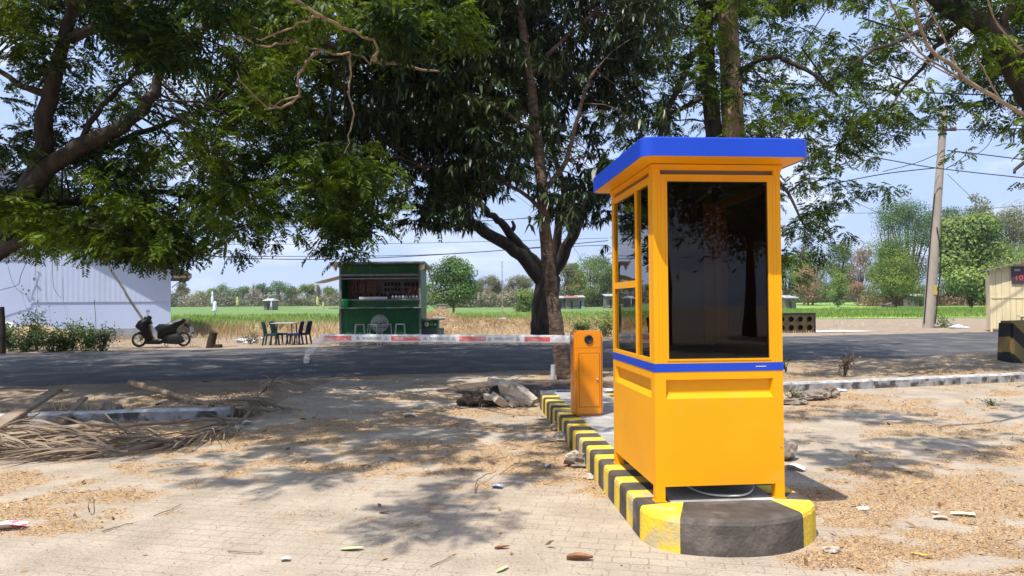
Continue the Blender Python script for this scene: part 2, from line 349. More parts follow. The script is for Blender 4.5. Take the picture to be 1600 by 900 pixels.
def sub(name, mask, m):
    q = Q[mask]; u, inv = np.unique(q, return_inverse=True)
    return npmesh(name, V[u], inv.reshape(-1, 4), m, attrs={'litter': LIT.ravel()[u]}, smooth=True, kind='structure')
sub('paved_lot', lotm, LOT); sub('ground', ~lotm, DIRT)
# road: asphalt strip with ragged dusty edges
ASPH = mat('asphalt', (.046, .046, .050), (.080, .078, .078), rough=.9, scale=1.3, bump=.6, bscale=70, c3=(.21, .185, .155), s3=.9, t3=(.50, .80))
xs = np.arange(-60, 90, .2); v = []; rows = 40
for i, x in enumerate(xs):
    a = near_y(x)+.7*(fbm(np.array([x*1.3]), np.array([2.]), 4)[0]-.5); b = far_y(x)+.8*(fbm(np.array([x*1.1]), np.array([8.]), 4)[0]-.5)
    for j in range(rows+1): v.append((x, a+(b-a)*j/rows, -.03 if j in (0, rows) else .008+.03*math.sin(math.pi*j/rows)))
v = np.array(v); I = np.arange(len(v)).reshape(len(xs), rows+1)
npmesh('road', v, np.stack([I[:-1, :-1], I[1:, :-1], I[1:, 1:], I[:-1, 1:]], -1).reshape(-1, 4), ASPH, smooth=True, kind='structure')
# fields: green crop sheets a few millimetres above the ground
FIELD = mat('rice_field', (.14, .25, .045), (.26, .33, .08), rough=.9, scale=.10, stretch=(.35, 1.6, 1), bump=.5, bscale=3, c3=(.36, .33, .13), s3=.05, t3=(.56, .70))
FIELDR = mat('bright_crop_field', (.17, .30, .05), (.24, .36, .07), rough=.9, scale=.12, bump=.5, bscale=3, c3=(.40, .36, .16), s3=.06, t3=(.62, .75))
FIELDD = mat('dark_crop_field', (.09, .17, .035), (.15, .23, .055), rough=.9, scale=.15, bump=.5, bscale=3)
def sheet(name, poly4, m, up=.03, nu=40, nv=24):
    (ax, ay), (bx, by), (cx_, cy_), (dx, dy) = poly4; u, v_ = np.meshgrid(np.linspace(0, 1, nu), np.linspace(0, 1, nv))
    x = (ax*(1-u)+bx*u)*(1-v_)+(dx*(1-u)+cx_*u)*v_; y = (ay*(1-u)+by*u)*(1-v_)+(dy*(1-u)+cy_*u)*v_
    wob = (fbm(x*.2, y*.2, 3)-.5)*2*(v_ < .02); y = y+wob*1.5
    z = terrain(x, y)+up; I = np.arange(nu*nv).reshape(nv, nu)
    npmesh(name, np.stack([x.ravel(), y.ravel(), z.ravel()], -1), np.stack([I[:-1, :-1], I[:-1, 1:], I[1:, 1:], I[1:, :-1]], -1).reshape(-1, 4), m, smooth=True, kind='structure')
sheet('crop_field', [(-75, 42), (14, 50), (22, 92), (-110, 80)], FIELD)
sheet('far_crop_field', [(-120, 82), (24, 94), (50, 215), (-190, 190)], FIELDD)
sheet('right_crop_field', [(15, 58), (90, 62), (150, 190), (40, 200)], FIELDR)

# ------------------------------------------------------------------ vegetation tools
def frames(D):
    D = D/np.linalg.norm(D, axis=1, keepdims=True); up = np.tile([0, 0, 1.], (len(D), 1)); S_ = np.cross(D, up); S_ /= np.maximum(np.linalg.norm(S_, axis=1, keepdims=True), 1e-4)
    return D, S_, np.cross(S_, D)
def diamonds(P, D, N, ln, wd, droop=.0, fold=.0):
    """one leaf quad each: root P, along D, width along DxN"""
    W = np.cross(D, N); W /= np.maximum(np.linalg.norm(W, axis=1, keepdims=True), 1e-4); ln = ln[:, None]; wd = wd[:, None]
    mid = P+D*ln*.45+N*ln*.06; tip = P+D*ln-N*ln*droop
    V = np.stack([P, mid+W*wd/2, tip, mid-W*wd/2], 1).reshape(-1, 3); n = len(P)
    return V, np.arange(4*n).reshape(n, 4)
def feather(P, D, size, g, pairs=8, thick=.075):
    """bipinnate leaves: root P, direction D; each pinna is one narrow leaf face"""
    n = len(P); D, S_, U = frames(D); roll = g.normal(0, .5, n)[:, None]; S2 = S_*np.cos(roll)+U*np.sin(roll); U2 = np.cross(S2, D)
    t = (np.arange(pairs)+.9)/pairs
    Pv = []; Dv = []; Nv = []; Ln = []
    for s in (-1, 1):
        for tt in t:
            p = P+D*(size*tt)[:, None]-U2*0-np.array([0, 0, 1.])*(size*tt*tt*.32)[:, None]
            d = S2*s*.86+D*(.5+g.normal(0, .15, (n, 1)))-np.array([0, 0, 1.])*g.uniform(.05, .5, (n, 1)); d /= np.linalg.norm(d, axis=1, keepdims=True)
            Pv.append(p); Dv.append(d); nn = U2+g.normal(0, .35, (n, 3)); Nv.append(nn/np.linalg.norm(nn, axis=1, keepdims=True)); Ln.append(size*(.52-.30*abs(tt-.45)))
    Pv, Dv, Nv, Ln = map(np.concatenate, (Pv, Dv, Nv, Ln))
    return diamonds(Pv, Dv, Nv, Ln, size.mean()*thick*np.ones(len(Ln))*g.uniform(.8, 1.3, len(Ln)), .12)
def rosettes(P, D, size, g, k=9, wf=.23):
    """whorls of long drooping leaves (mango): three faces folded along each leaf"""
    n = len(P); Pv = np.repeat(P, k, 0); a = g.uniform(0, 2*np.pi, n*k); dr = g.uniform(-1.15, .15, n*k)
    Dv = np.stack([np.cos(a)*np.cos(dr), np.sin(a)*np.cos(dr), np.sin(dr)], -1)+.35*np.repeat(D, k, 0); Dv /= np.linalg.norm(Dv, axis=1, keepdims=True)
    _, S_, U = frames(Dv); ln = np.repeat(size, k)*g.uniform(.65, 1.15, n*k); w_ = (ln*wf*g.uniform(.8, 1.2, n*k))[:, None]; L_ = ln[:, None]; dn = np.array([0, 0, -1.])
    a0 = Pv+Dv*L_*.06; m1 = Pv+Dv*L_*.36+dn*L_*.04; m2 = Pv+Dv*L_*.72+dn*L_*.15; tp = Pv+Dv*L_+dn*L_*.32; e = S_*w_
    V = np.stack([a0+e*.05, a0-e*.05, m1+e*.5, m1-e*.5, m2+e*.36, m2-e*.36, tp+e*.02, tp-e*.02], 1).reshape(-1, 3); b = np.arange(n*k)*8
    Q = np.concatenate([np.stack([b+i, b+i+1, b+i+3, b+i+2], -1) for i in (0, 2, 4)])
    return V, Q
def limb(mb, pts, r0, r1, n=8, wob=.0, sub=4, jit=.05):
    """smooth tapered limb through pts; returns its sample points"""
    P = [Vector(p) for p in pts]; out_ = []
    for i in range(len(P)-1):
        p0, p1, p2, p3 = P[max(i-1, 0)], P[i], P[i+1], P[min(i+2, len(P)-1)]
        for j in range(sub):
            t = j/sub
            out_.append(.5*((2*p1)+(-p0+p2)*t+(2*p0-5*p1+4*p2-p3)*t*t+(-p0+3*p1-3*p2+p3)*t**3))
    out_.append(P[-1]); m = len(out_)-1
    out_ = [p+Vector((random.gauss(0, wob), random.gauss(0, wob), random.gauss(0, wob))) if 0 < i < m else p for i, p in enumerate(out_)]
    mb.tube(out_, [r0+(r1-r0)*(i/m)**.85 for i in range(m+1)], n, jit=jit); return out_
def twigs(mb, centres, skel, frac, r0, g, maxd=3.5):
    K = np.array([list(p) for p in skel])
    for c in centres:
        if g.random() > frac: continue
        d = np.linalg.norm(K-c, axis=1)+K[:, 2]*.0; j = int(np.argmin(d+.3*g.random(len(d))))
        if d[j] > maxd or d[j] < .15: continue
        a = Vector(K[j]); b = Vector(c); m1 = a.lerp(b, .35)+Vector(g.normal(0, .06, 3)*d[j])+Vector((0, 0, .08*d[j])); m2 = a.lerp(b, .7)+Vector(g.normal(0, .05, 3)*d[j])+Vector((0, 0, .07*d[j]))
        r = r0*min(1, .35+d[j]*.45)
        mb.tube([a, m1, m2, b], [r, r*.7, r*.45, r*.2], 4, caps=False)
def map_points(rows, x0, per, dep, g, cell=50):
    """crown sprays from a density map of the crown, spread through the crown's real depth"""
    out_ = []
    for r, row in enumerate(rows):
        for c, ch in enumerate(row):
            if ch in ' .0': continue
            k = g.poisson(per*(int(ch)/9)**1.6)
            for _ in range(k):
                px = x0+(c+g.random())*cell; py = (r-ROW0+g.random())*cell; Yd = g.uniform(*dep)
                out_.append(at(px, py, Yd))
    A = np.array([list(p) for p in out_]); q = fbm(A[:, 0]*.8+A[:, 1]*.25+30, A[:, 2]*1.5+A[:, 1]*.35+30, 3)
    return A[q > .425+g.normal(0, .035, len(A))]                # boughs with gaps between them
ROW0 = 0
def spray_leaves(C, g, n, rad, kind, size, flat=.45, **kw):
    P = np.repeat(C, n, 0); off = g.normal(0, 1, (len(P), 3)); off /= np.linalg.norm(off, axis=1, keepdims=True); off[:, 2] *= flat
    rr = rad*g.random(len(P))**.5; root = P+off*rr[:, None]*.7
    D = off+g.normal(0, .25, off.shape); D[:, 2] -= .15
    s = size*g.uniform(.7, 1.25, len(P))
    return (feather if kind == 'f' else rosettes)(root, D, s, g, **kw)
def tints(V, k, g, s=1.1):
    """colour of each leaf: drifts from clump to clump plus a leaf's own change (k vertices per leaf)"""
    P = V[::k]; a = fbm(P[:, 0]*s+P[:, 1]*.7*s+50, P[:, 2]*s*1.5+50, 3); a = (a-.5)*2.2+.40+g.normal(0, .16, len(P))
    return np.repeat(np.clip(a, 0, 1), k)
def near_points(cells, g):
    return np.array([list(at(px+rx*g.normal(0, .5), py+ry*g.normal(0, .5), g.uniform(y0, y1))) for px, py, rx, ry, y0, y1, n in cells for _ in range(n)])
def sun_points(cells, g, per, h=(5.2, 7.5), gaps=False):
    """overhanging sprays above the frame whose shade falls on the ground the picture shows"""
    o = []
    for (px, py, rx, ry, d) in cells:
        yc = gnd(px, py).y; area = math.pi*rx*ry*yc**3/(F*F*1.5)
        for _ in range(int(per*d*area)):
            a = g.uniform(0, 6.283); q = g.random()**.5
            p = gnd(px+rx*q*math.cos(a), py+ry*q*math.sin(a))
            if (p.x+.05)**2+(p.y-10.5)**2 < 1.6: continue
            if gaps and vnoise(np.array([p.x*.9+40]), np.array([p.y*.9+40]))[0] < .50: continue
            hh = g.uniform(*h); t = hh/SUN.z
            c = p+SUN*t; X_, Y_ = projv(np.array([list(c)]))
            if c.y > .5 and -60 < X_[0] < 1660 and Y_[0] > -45: continue
            o.append(list(c))
    return np.array(o) if o else np.zeros((0, 3))
# ------------------------------------------------------------------ near trees
ROW0 = 2
def crown(root, C, g, kind, m, n, rad, size, extra=None, name='crown', **kw):
    if extra is not None and len(extra): C = np.concatenate([C, extra])
    V, Q = spray_leaves(C, g, n, rad, kind, size, **kw); k = 4 if kind == 'f' else 8
    return npmesh(name, V, Q, m, parent=root, tint=tints(V, k, g)), C

# left feathery tree
g = np.random.default_rng(11)
rows = ['888888888800', '888888888800', '878778888700', '786368588600', '355345656400', '234676684300', '888888888600', '888888888500', '888988888200', '667887653000']
C = map_points(rows, 0, 13.5, (10.8, 17.5), g)
Cx = sun_points([(150, 625, 190, 40, .8), (420, 640, 160, 35, .6), (90, 575, 200, 30, 1), (300, 690, 200, 22, .45), (380, 738, 110, 22, .5), (640, 790, 150, 42, .55), (480, 745, 60, 18, .5), (500, 655, 220, 28, 1.0), (250, 650, 200, 18, .8), (560, 705, 130, 20, .6), (300, 585, 300, 25, 1), (900, 640, 60, 25, .8)], g, 9)
Cx = np.concatenate([Cx, sun_points([(60, 570, 300, 28, 1), (380, 572, 260, 26, 1), (200, 550, 260, 12, .8)], g, 3.0, (9.5, 14), True)])
Cx = np.concatenate([Cx, near_points([(90, 352, 70, 18, 11, 13, 34), (185, 372, 50, 16, 11, 13, 26), (245, 385, 35, 14, 11, 13, 14), (20, 330, 40, 25, 11, 13, 16), (235, 60, 45, 45, 8, 9.5, 20), (210, 20, 50, 25, 8, 9.5, 8), (330, 10, 60, 20, 8, 9.5, 6)], g)])
t = empty('feathery_shade_tree', (-9.6, 12.6, 0), label='big dark tree at the left edge whose spreading feathery boughs hang before the white building', cat='tree', group='feathery trees over the lot')
tb = MB(); sk = []
def px(l): return [at(*p) for p in l]
base = Vector((-9.9, 12.7, -.1))
sk += limb(tb, [base, Vector((-9.7, 12.5, 1.2)), at(-50, 420, 12.2), at(5, 372, 12)], .42, .25, 12, sub=5)
sk += limb(tb, px([(5, 372, 12), (45, 300, 11.8), (66, 240, 11.7), (76, 160, 11.5), (100, 70, 11.3), (130, -30, 11)]), .22, .07, 9, .02)
sk += limb(tb, px([(5, 372, 12), (45, 295, 11.6), (110, 240, 11.3), (175, 205, 11.2), (225, 170, 11), (250, 110, 11), (262, 60, 10.6)]), .19, .05, 9, .02)
sk += limb(tb, px([(60, 265, 11.6), (130, 245, 12.5), (200, 215, 13), (260, 195, 13.4), (330, 170, 13.8)]), .10, .03, 7, .02)
sk += limb(tb, px([(120, 235, 11.4), (150, 180, 11.4), (200, 125, 11.5), (220, 95, 11.5)]), .06, .02, 6, .02)
sk += limb(tb, px([(0, 375, 12), (50, 332, 12.4), (110, 315, 12.8), (190, 308, 13.2), (260, 300, 13.6), (340, 322, 14)]), .14, .03, 8, .02)
sk += limb(tb, px([(-20, 392, 12), (30, 378, 11.6), (70, 366, 11.3), (115, 352, 11)]), .13, .03, 8, .02)
sk += limb(tb, px([(80, 150, 11.5), (30, 130, 11.5), (-30, 100, 11.5)]), .07, .03, 6, .02)
sk += limb(tb, px([(110, 60, 11.3), (200, 20, 10), (330, -60, 8.5), (480, -160, 7)]), .09, .03, 6, .03)
sk += limb(tb, px([(262, 70, 11), (350, 30, 10.5), (420, -30, 9.5), (560, -140, 7.5)]), .06, .02, 6, .03)
off = Vector(t.location)
cr_, CC = crown(None, C, g, 'f', LEAF_F, 13, .38, .24, Cx, pairs=8, thick=.115)
twigs(tb, CC, sk, .22, .022, g)
def parent_keep(o, root): o.parent = root; o.matrix_parent_inverse = Matrix.Translation(-Vector(root.location))
trk = tb.build('trunk', BARK_D); parent_keep(trk, t); parent_keep(cr_, t)

# rain tree across the road (forked dark trunk, crown fills the top centre)
g = np.random.default_rng(12)
rows = ['0000000899999999900', '0000000899999999900', '0000000888887777700', '0000000788877777700', '0000000677887777700', '0000000467887777700', '0000000456644777770', '0000000347767777500', '0000000026876600000', '0000000000550000000']
C = map_points(rows, 0, 18, (14, 25), g)
Cx = sun_points([(640, 565, 260, 25, .95), (880, 560, 160, 25, .9)], g, 3.0, (9.5, 14), True)
Cx = np.concatenate([Cx, near_points([(470, 10, 60, 18, 8.5, 10, 7), (620, 30, 50, 25, 8.5, 10, 16), (700, 40, 30, 20, 9, 10, 5), (560, 270, 70, 50, 12, 14.5, 22), (540, 345, 30, 20, 12, 13, 12)], g)])
t = empty('rain_tree', (1.5, 29.2, 0), label='tree with thick dark forked trunk across the road, behind the slender mango trunk', cat='tree', group='feathery trees over the lot')
tb = MB(); sk = []
sk += limb(tb, [Vector((1.35, 29.2, -.1)), at(853, 505, 29.1), at(853, 470, 29), at(858, 430, 29)], .72, .46, 14, sub=5)
sk += limb(tb, px([(848, 440, 29), (815, 400, 28.7), (770, 370, 28), (722, 338, 27), (690, 300, 26), (655, 262, 25), (600, 215, 23.5), (555, 180, 22)]), .32, .08, 9, .03)
sk += limb(tb, px([(855, 430, 29), (832, 405, 29), (806, 378, 28.6), (788, 352, 28), (765, 335, 27.5), (745, 310, 27)]), .27, .10, 9, .03)
sk += limb(tb, px([(795, 364, 28.4), (803, 355, 28.3), (800, 345, 28.3)]), .13, .05, 7)
sk += limb(tb, px([(864, 425, 29), (885, 388, 28.5), (905, 345, 27.5), (930, 300, 26.5), (945, 240, 25)]), .30, .10, 9, .03)
sk += limb(tb, px([(868, 410, 29), (872, 360, 28.6), (880, 300, 27.5), (860, 220, 26)]), .22, .08, 8, .03)
sk += limb(tb, px([(745, 310, 27), (700, 190, 23), (640, 110, 19), (585, 95, 15), (480, 60, 12)]), .12, .05, 8, .03)
sk += limb(tb, px([(880, 200, 25), (830, 170, 22), (775, 150, 19), (720, 110, 17), (670, 95, 16)]), .16, .07, 8, .03)
cr_, CC = crown(None, C, g, 'f', LEAF_F, 14, .55, .28, Cx, pairs=7, thick=.14)
twigs(tb, CC, sk, .12, .03, g, 4.5)
trk = tb.build('trunk', BARK_D); parent_keep(trk, t); parent_keep(cr_, t)
br = MB()
for l, a in (([(430, -60, 7.6), (455, -10, 8), (500, 25, 8.3), (545, 46, 8.6), (583, 62, 8.8), (584, 92, 9), (545, 84, 9.2), (500, 80, 9.3), (455, 62, 9.5), (380, 40, 9.8)], .025), ([(500, 78, 9.2), (465, 120, 9.3), (470, 150, 9.4), (420, 165, 9.5)], .022), ([(584, 92, 9), (640, 105, 11), (700, 110, 14)], .035),
             ([(548, 84, 9), (547, 150, 9), (549, 200, 9), (538, 240, 9)], .016), ([(470, 150, 9.4), (440, 170, 9.4), (405, 160, 9.4), (370, 110, 9.2)], .02), ([(500, 27, 8.3), (455, 40, 8.3), (400, 60, 8.2)], .018), ([(455, 62, 9.5), (420, 70, 9.4), (340, 50, 9.3)], .02)):
    limb(br, px(l), a, a*.4, 7, .02)
br = br.build('pale_branches', BARK_P); br['label'] = 'pale bare limbs sweeping through the leaves'; parent_keep(br, t)

# mango tree, slender trunk on the verge
g = np.random.default_rng(13)
rows = ['0000000000089999999980', '0000000000289999999990', '0000000000079999999980', '0000000000069999999960', '0000000000069999999950', '0000000000579999999950', '0000000000689999999000', '0000000000389999899700', '0000000000048973489600', '0000000000001000012600']
C = map_points(rows, 0, 42, (13.3, 18), g)
Cx = sun_points([(790, 700, 150, 48, 1.0), (650, 665, 140, 32, .9), (560, 690, 90, 25, .35), (860, 660, 60, 30, .6), (560, 620, 110, 30, .5), (780, 640, 130, 30, .6), (880, 615, 90, 12, .9)], g, 8, (5.5, 8.5))
t = empty('mango_tree', (.95, 14.3, 0), label='slender brown-trunked mango tree on the verge behind the orange barrier post, dense dark leaves', cat='tree')
tb = MB(); sk = []
sk += limb(tb, [Vector((1.05, 14.3, -.1)), at(878, 570, 14.25), at(871, 520, 14.2), at(862, 455, 14.2), at(852, 360, 14.2), at(847, 290, 14.2), at(838, 200, 14.2), at(827, 120, 14.1), at(814, 20, 14), at(805, -120, 14)], .17, .07, 12, .008, jit=.09)
sk += limb(tb, [Vector((1.35, 14.3, -.08)), at(882, 585, 14.25), at(876, 550, 14.2)], .16, .10, 9)
sk += limb(tb, px([(847, 300, 14.2), (885, 250, 14), (900, 180, 13.8), (930, 110, 13.6)]), .06, .03, 7, .02)
sk += limb(tb, px([(838, 210, 14.2), (780, 170, 14.2), (700, 140, 14.4), (640, 150, 14.6)]), .055, .02, 7, .02)
sk += limb(tb, px([(850, 330, 14.2), (800, 290, 14.3), (740, 275, 14.4), (660, 260, 14.5)]), .05, .02, 7, .02)
sk += limb(tb, px([(827, 120, 14.1), (880, 60, 14), (930, 20, 14)]), .05, .02, 7, .02)
sk += limb(tb, px([(814, 20, 14), (760, -120, 13), (720, -260, 11.5), (700, -420, 9.5)]), .05, .02, 7, .03)
cr_, CC = crown(None, C, g, 'r', LEAF_M, 3, .30, .215, Cx, flat=.7, k=9)
twigs(tb, CC, sk, .16, .016, g, 2.5)
trk = tb.build('trunk', BARK_M); parent_keep(trk, t); parent_keep(cr_, t)

# twin trunk tree behind the booth
g = np.random.default_rng(14)
z_ = '0'*18
rows = [z_+'088888888000', z_+'088888888000', z_+'077888840000', z_+'087677760000', z_+'077778875000', z_+'098657886000', z_+'087777787400', z_+'000677775400', z_+'000006663000', z_+'000005661000', z_+'000000410000']
C = map_points(rows, 0, 15, (15.3, 21.5), g)
Cx = sun_points([(1330, 705, 90, 22, .7), (1480, 690, 110, 18, .5), (1340, 650, 110, 12, .5), (1300, 580, 90, 20, .9), (1240, 690, 30, 14, .7)], g, 9, (5.5, 8.5))
t = empty('twin_trunk_tree', (5.0, 17, 0), label='tall tree with two close trunks, one pale and one dark, rising behind the yellow booth', cat='tree', group='feathery trees over the lot')
tb = MB(); sk = []
sk += limb(tb, [Vector((5.1, 17.1, -.1)), at(1136, 480, 17), at(1138, 300, 17), at(1145, 215, 17), at(1142, 120, 17), at(1137, 30, 17), at(1130, -80, 17), at(1120, -220, 16)], .34, .19, 12, .006, jit=.04)
sk += limb(tb, px([(1140, 20, 17), (1165, -15, 16.6), (1230, -80, 16)]), .12, .05, 8, .02)
trp = tb.build('pale_trunk', BARK_T, label='pale tan trunk on the right'); parent_keep(trp, t)
tb = MB()
sk += limb(tb, [at(1136, 480, 17.1), at(1126, 300, 17.1), at(1117, 215, 17.1), at(1106, 120, 17.1), at(1103, 50, 17.1), at(1102, -30, 17.1), at(1098, -200, 17)], .24, .15, 12, .006, jit=.05)
sk += limb(tb, px([(1106, 60, 17), (1080, 90, 16.8), (1062, 130, 16.5), (1040, 180, 16), (1032, 215, 16)]), .10, .05, 8, .02)
sk += limb(tb, px([(1112, 145, 17), (1078, 162, 16.8), (1045, 178, 16.4), (1020, 200, 16)]), .07, .04, 8, .02)
sk += limb(tb, px([(1145, 120, 17), (1200, 90, 16.4), (1260, 110, 15.8), (1310, 150, 15)]), .08, .03, 7, .02)
sk += limb(tb, px([(1142, 220, 17), (1190, 250, 16.5), (1230, 300, 16), (1255, 350, 15.8)]), .07, .02, 7, .02)
cr_, CC = crown(None, C, g, 'f', LEAF_F, 13, .42, .25, Cx, pairs=7, thick=.13)
twigs(tb, CC, sk, .18, .024, g, 4)
trk = tb.build('trunk', BARK_D, label='dark furrowed trunk and boughs'); parent_keep(trk, t); parent_keep(cr_, t)

# tree whose boughs enter at the top right
g = np.random.default_rng(15)
z_ = '0'*25
rows = [z_+'8888888888', z_+'8888888888', z_+'1688878888', z_+'0578657888', z_+'0688566788', z_+'0376777678', z_+'0010100678', z_+'0000000477']
C = map_points(rows, 0, 13, (11.6, 16), g)
Cx = sun_points([(1560, 700, 70, 18, .3), (1480, 570, 120, 20, .9), (1560, 640, 60, 10, .4)], g, 9)
t = empty('bough_tree', (12.5, 12.6, 0), label='tree with a thick dark bough and feathery leaves filling the top right corner', cat='tree', group='feathery trees over the lot')
tb = MB(); sk = []
sk += limb(tb, [Vector((12.6, 12.8, -.1)), Vector((12.2, 12.8, 2)), at(1720, 300, 12.7), at(1640, 180, 12.5), at(1596, 120, 12.4), at(1570, 68, 12.3), at(1530, 35, 12.2), at(1490, 15, 12), at(1430, -30, 11.7), at(1350, -60, 11.3)], .40, .09, 12, .01)
sk += limb(tb, px([(1560, 60, 12.3), (1575, 20, 12), (1600, -30, 11.8)]), .10, .05, 7, .02)
sk += limb(tb, px([(1515, 30, 12.2), (1470, 65, 12.4), (1440, 105, 12.6), (1400, 150, 12.8)]), .06, .02, 7, .02)
sk += limb(tb, px([(1480, 12, 12), (1440, 50, 11.6), (1380, 70, 11.2), (1330, 105, 11)]), .05, .02, 7, .02)
sk += limb(tb, px([(1720, 300, 12.7), (1660, 240, 12), (1610, 245, 11.5), (1585, 270, 11)]), .08, .02, 7, .02)
cr_, CC = crown(None, C, g, 'f', LEAF_F, 13, .36, .22, Cx, pairs=7, thick=.13)
twigs(tb, CC, sk, .18, .02, g)
trk = tb.build('trunk', BARK_D); parent_keep(trk, t); parent_keep(cr_, t)
br = MB()
limb(br, px([(1428, -40, 6.5), (1430, 10, 6.8), (1440, 50, 7), (1458, 82, 7.1), (1492, 103, 7.2), (1508, 124, 7.3), (1545, 147, 7.5), (1600, 180, 8), (1690, 240, 9)]), .011, .024, 7, .004)
limb(br, px([(1385, -10, 6.8), (1405, 30, 7), (1440, 82, 7.1), (1500, 122, 7.3)]), .008, .011, 5, .004)
limb(br, px([(1440, -10, 6.8), (1465, 40, 7), (1485, 80, 7.2), (1493, 102, 7.2)]), .007, .009, 5, .004)
limb(br, px([(1524, 85, 7.2), (1540, 115, 7.4), (1562, 155, 7.6)]), .006, .010, 5, .004)
limb(br, px([(1540, -10, 7), (1560, 40, 7.3), (1600, 80, 7.6)]), .010, .008, 5, .004)
limb(br, px([(1388, 50, 6.9), (1430, 88, 7), (1500, 124, 7.3)]), .005, .008, 5, .004)
br = br.build('bare_branches', BARK_P); br['label'] = 'thin pale leafless branches'; parent_keep(br, t)

# ------------------------------------------------------------------ far trees
def fartree(name, pxc, pyb, pyt, wpx, Y, m, label, n=2600, bark=BARK_M, leaf=None, seed=0, group=None, crown_lo=.25, bare=False, cat='tree', nb=9):
    g = np.random.default_rng(seed+100); random.seed(seed)
    b = at(pxc, pyb, Y); b.z = float(terrain(np.array([b.x]), np.array([b.y]))[0]); top = at(pxc, pyt, Y).z; H = top-b.z; W = wpx/F*Y
    t = empty(name, b, label=label, cat=cat, group=group); tb = MB(); sk = []
    sk += limb(tb, [(0, 0, -.2), (W*.02, 0, H*crown_lo*.7), (0, 0, H*.6)], max(H*.028, .12), H*.012, 7)
    cs = []
    for k in range(nb+4):
        a = g.uniform(0, 6.283); q = g.random()**.5; zz = crown_lo+(1-crown_lo)*(.12+.80*g.random()); prof = math.sin(math.pi*min(1, .12+(zz-crown_lo)/(1-crown_lo)*.86))**.6
        cs.append((math.cos(a)*q*W*.36*prof, math.sin(a)*q*W*.36*prof, H*zz, g.uniform(.15, .24)*W))
    cs.append((0, 0, H*.9, W*.14))
    for c in cs:
        if not bare: limb(tb, [(0, 0, H*crown_lo*.8), (c[0]*.5, c[1]*.5, (H*crown_lo+c[2])*.55), (c[0], c[1], c[2])], H*.010, H*.003, 4, sub=2)
    ls = leaf or max(.20, 2.1/F*Y)
    if bare:
        n0 = n//2; cc = np.array(cs); i = g.integers(0, len(cs), n0); P = np.stack([cc[i, 0]*g.random(n0), cc[i, 1]*g.random(n0), cc[i, 2]*(.5+.4*g.random(n0))], -1)
        D = np.stack([cc[i, 0], cc[i, 1], np.abs(cc[i, 2])*.5], -1)+g.normal(0, W*.16, (n0, 3)); D[:, 2] = np.abs(D[:, 2])+.2; D /= np.linalg.norm(D, axis=1, keepdims=True)
        V, Q = diamonds(P, D, g.normal(0, 1, (n0, 3)), H*g.uniform(.08, .25, n0), np.full(n0, ls*.22))
    else:
        cc = np.array(cs); wgt = cc[:, 3]**2; i = g.choice(len(cs), n, p=wgt/wgt.sum()); o = g.normal(0, 1, (n, 3)); o /= np.linalg.norm(o, axis=1, keepdims=True)
        P = cc[i, :3]+o*(cc[i, 3]*g.uniform(.45, 1.12, n))[:, None]*np.array([1, 1, .8]); N = o+g.normal(0, .55, (n, 3))+np.array([0, 0, .5]); N /= np.linalg.norm(N, axis=1, keepdims=True)
        D = np.cross(N, g.normal(0, 1, (n, 3))); D /= np.linalg.norm(D, axis=1, keepdims=True); D[:, 2] -= .25
        V, Q = diamonds(P, D, N, ls*g.uniform(.6, 1.4, n), ls*.6*g.uniform(.6, 1.3, n), .15)
    tb.build('trunk', bark, t)
    npmesh('crown', V, Q, m, parent=t, tint=tints(V, 4, g, .5))
    return t
GR = 'trees beyond the right field'; GL = 'trees on the far left skyline'; GC = 'trees behind the centre field'
fartree('field_tree', 707, 490, 400, 90, 82, LEAF_D, 'round dense green tree standing alone in the field right of the green stall', 9500, seed=1, crown_lo=.16, nb=20, leaf=.26)
FT = [
 (1268, 492, 385, 84, 88, LEAF_L, 'pale yellow-green airy tree just right of the booth', 2400, False), (1256, 490, 372, 50, 95, LEAF_Y, 'whitish leafless tree rising behind the yellow-green one', 1500, True),
 (1262, 490, 412, 44, 84, LEAF_B, 'small tree with a dry orange-brown crown', 900, False), (1312, 492, 375, 52, 86, LEAF_G, 'slim green tree between the pale tree and the tan one', 2200, False),
 (1345, 492, 384, 50, 84, LEAF_B, 'tan dry-leaved tree behind the slim green one', 1300, False), (1309, 500, 425, 34, 70, LEAF_L, 'small young light green tree at the field edge', 900, False),
 (1398, 498, 372, 92, 66, LEAF_G, 'green tree with low foliage left of the utility pole', 5200, False), (1420, 494, 312, 110, 74, LEAF_D, 'tallest dark green tree directly behind the utility pole', 6500, False),
 (1488, 492, 318, 90, 76, LEAF_D, 'dark tree with deep shade right of the pole', 4500, False), (1515, 500, 338, 118, 62, LEAF_L, 'broad-leaved light green tree between pole and cream shack', 7500, False),
 (1390, 490, 322, 66, 78, LEAF_O, 'thin open-crowned tree with sky showing through left of the dark ones', 900, False), (1528, 492, 290, 60, 80, LEAF_O, 'tall wispy tree sticking up behind the broad-leaved one', 900, False),
 (1580, 496, 325, 110, 82, LEAF_O, 'olive green tree with bare stems above the shack', 5200, False), (1600, 500, 392, 130, 60, LEAF_L, 'low bright green tree right behind the shack roof', 4200, False),
 (1650, 496, 335, 130, 80, LEAF_G, 'green tree at the far right behind the shack', 3000, False), (1228, 492, 400, 60, 92, LEAF_G, 'green tree half hidden by the right side of the booth', 1800, False)]
for i, (a, b_, c, d, e, m, lab, n, bare) in enumerate(FT):
    fartree('bare_tree' if bare else 'leafy_tree', a, b_, c, d*1.15, e*1.6, m, lab, int(n*4.2), bark=BARK_M if m is not LEAF_Y else BARK_P, seed=20+i, group=GR, bare=bare, crown_lo=.06, nb=20, leaf=.46 if 'broad-leaved' in lab else None)
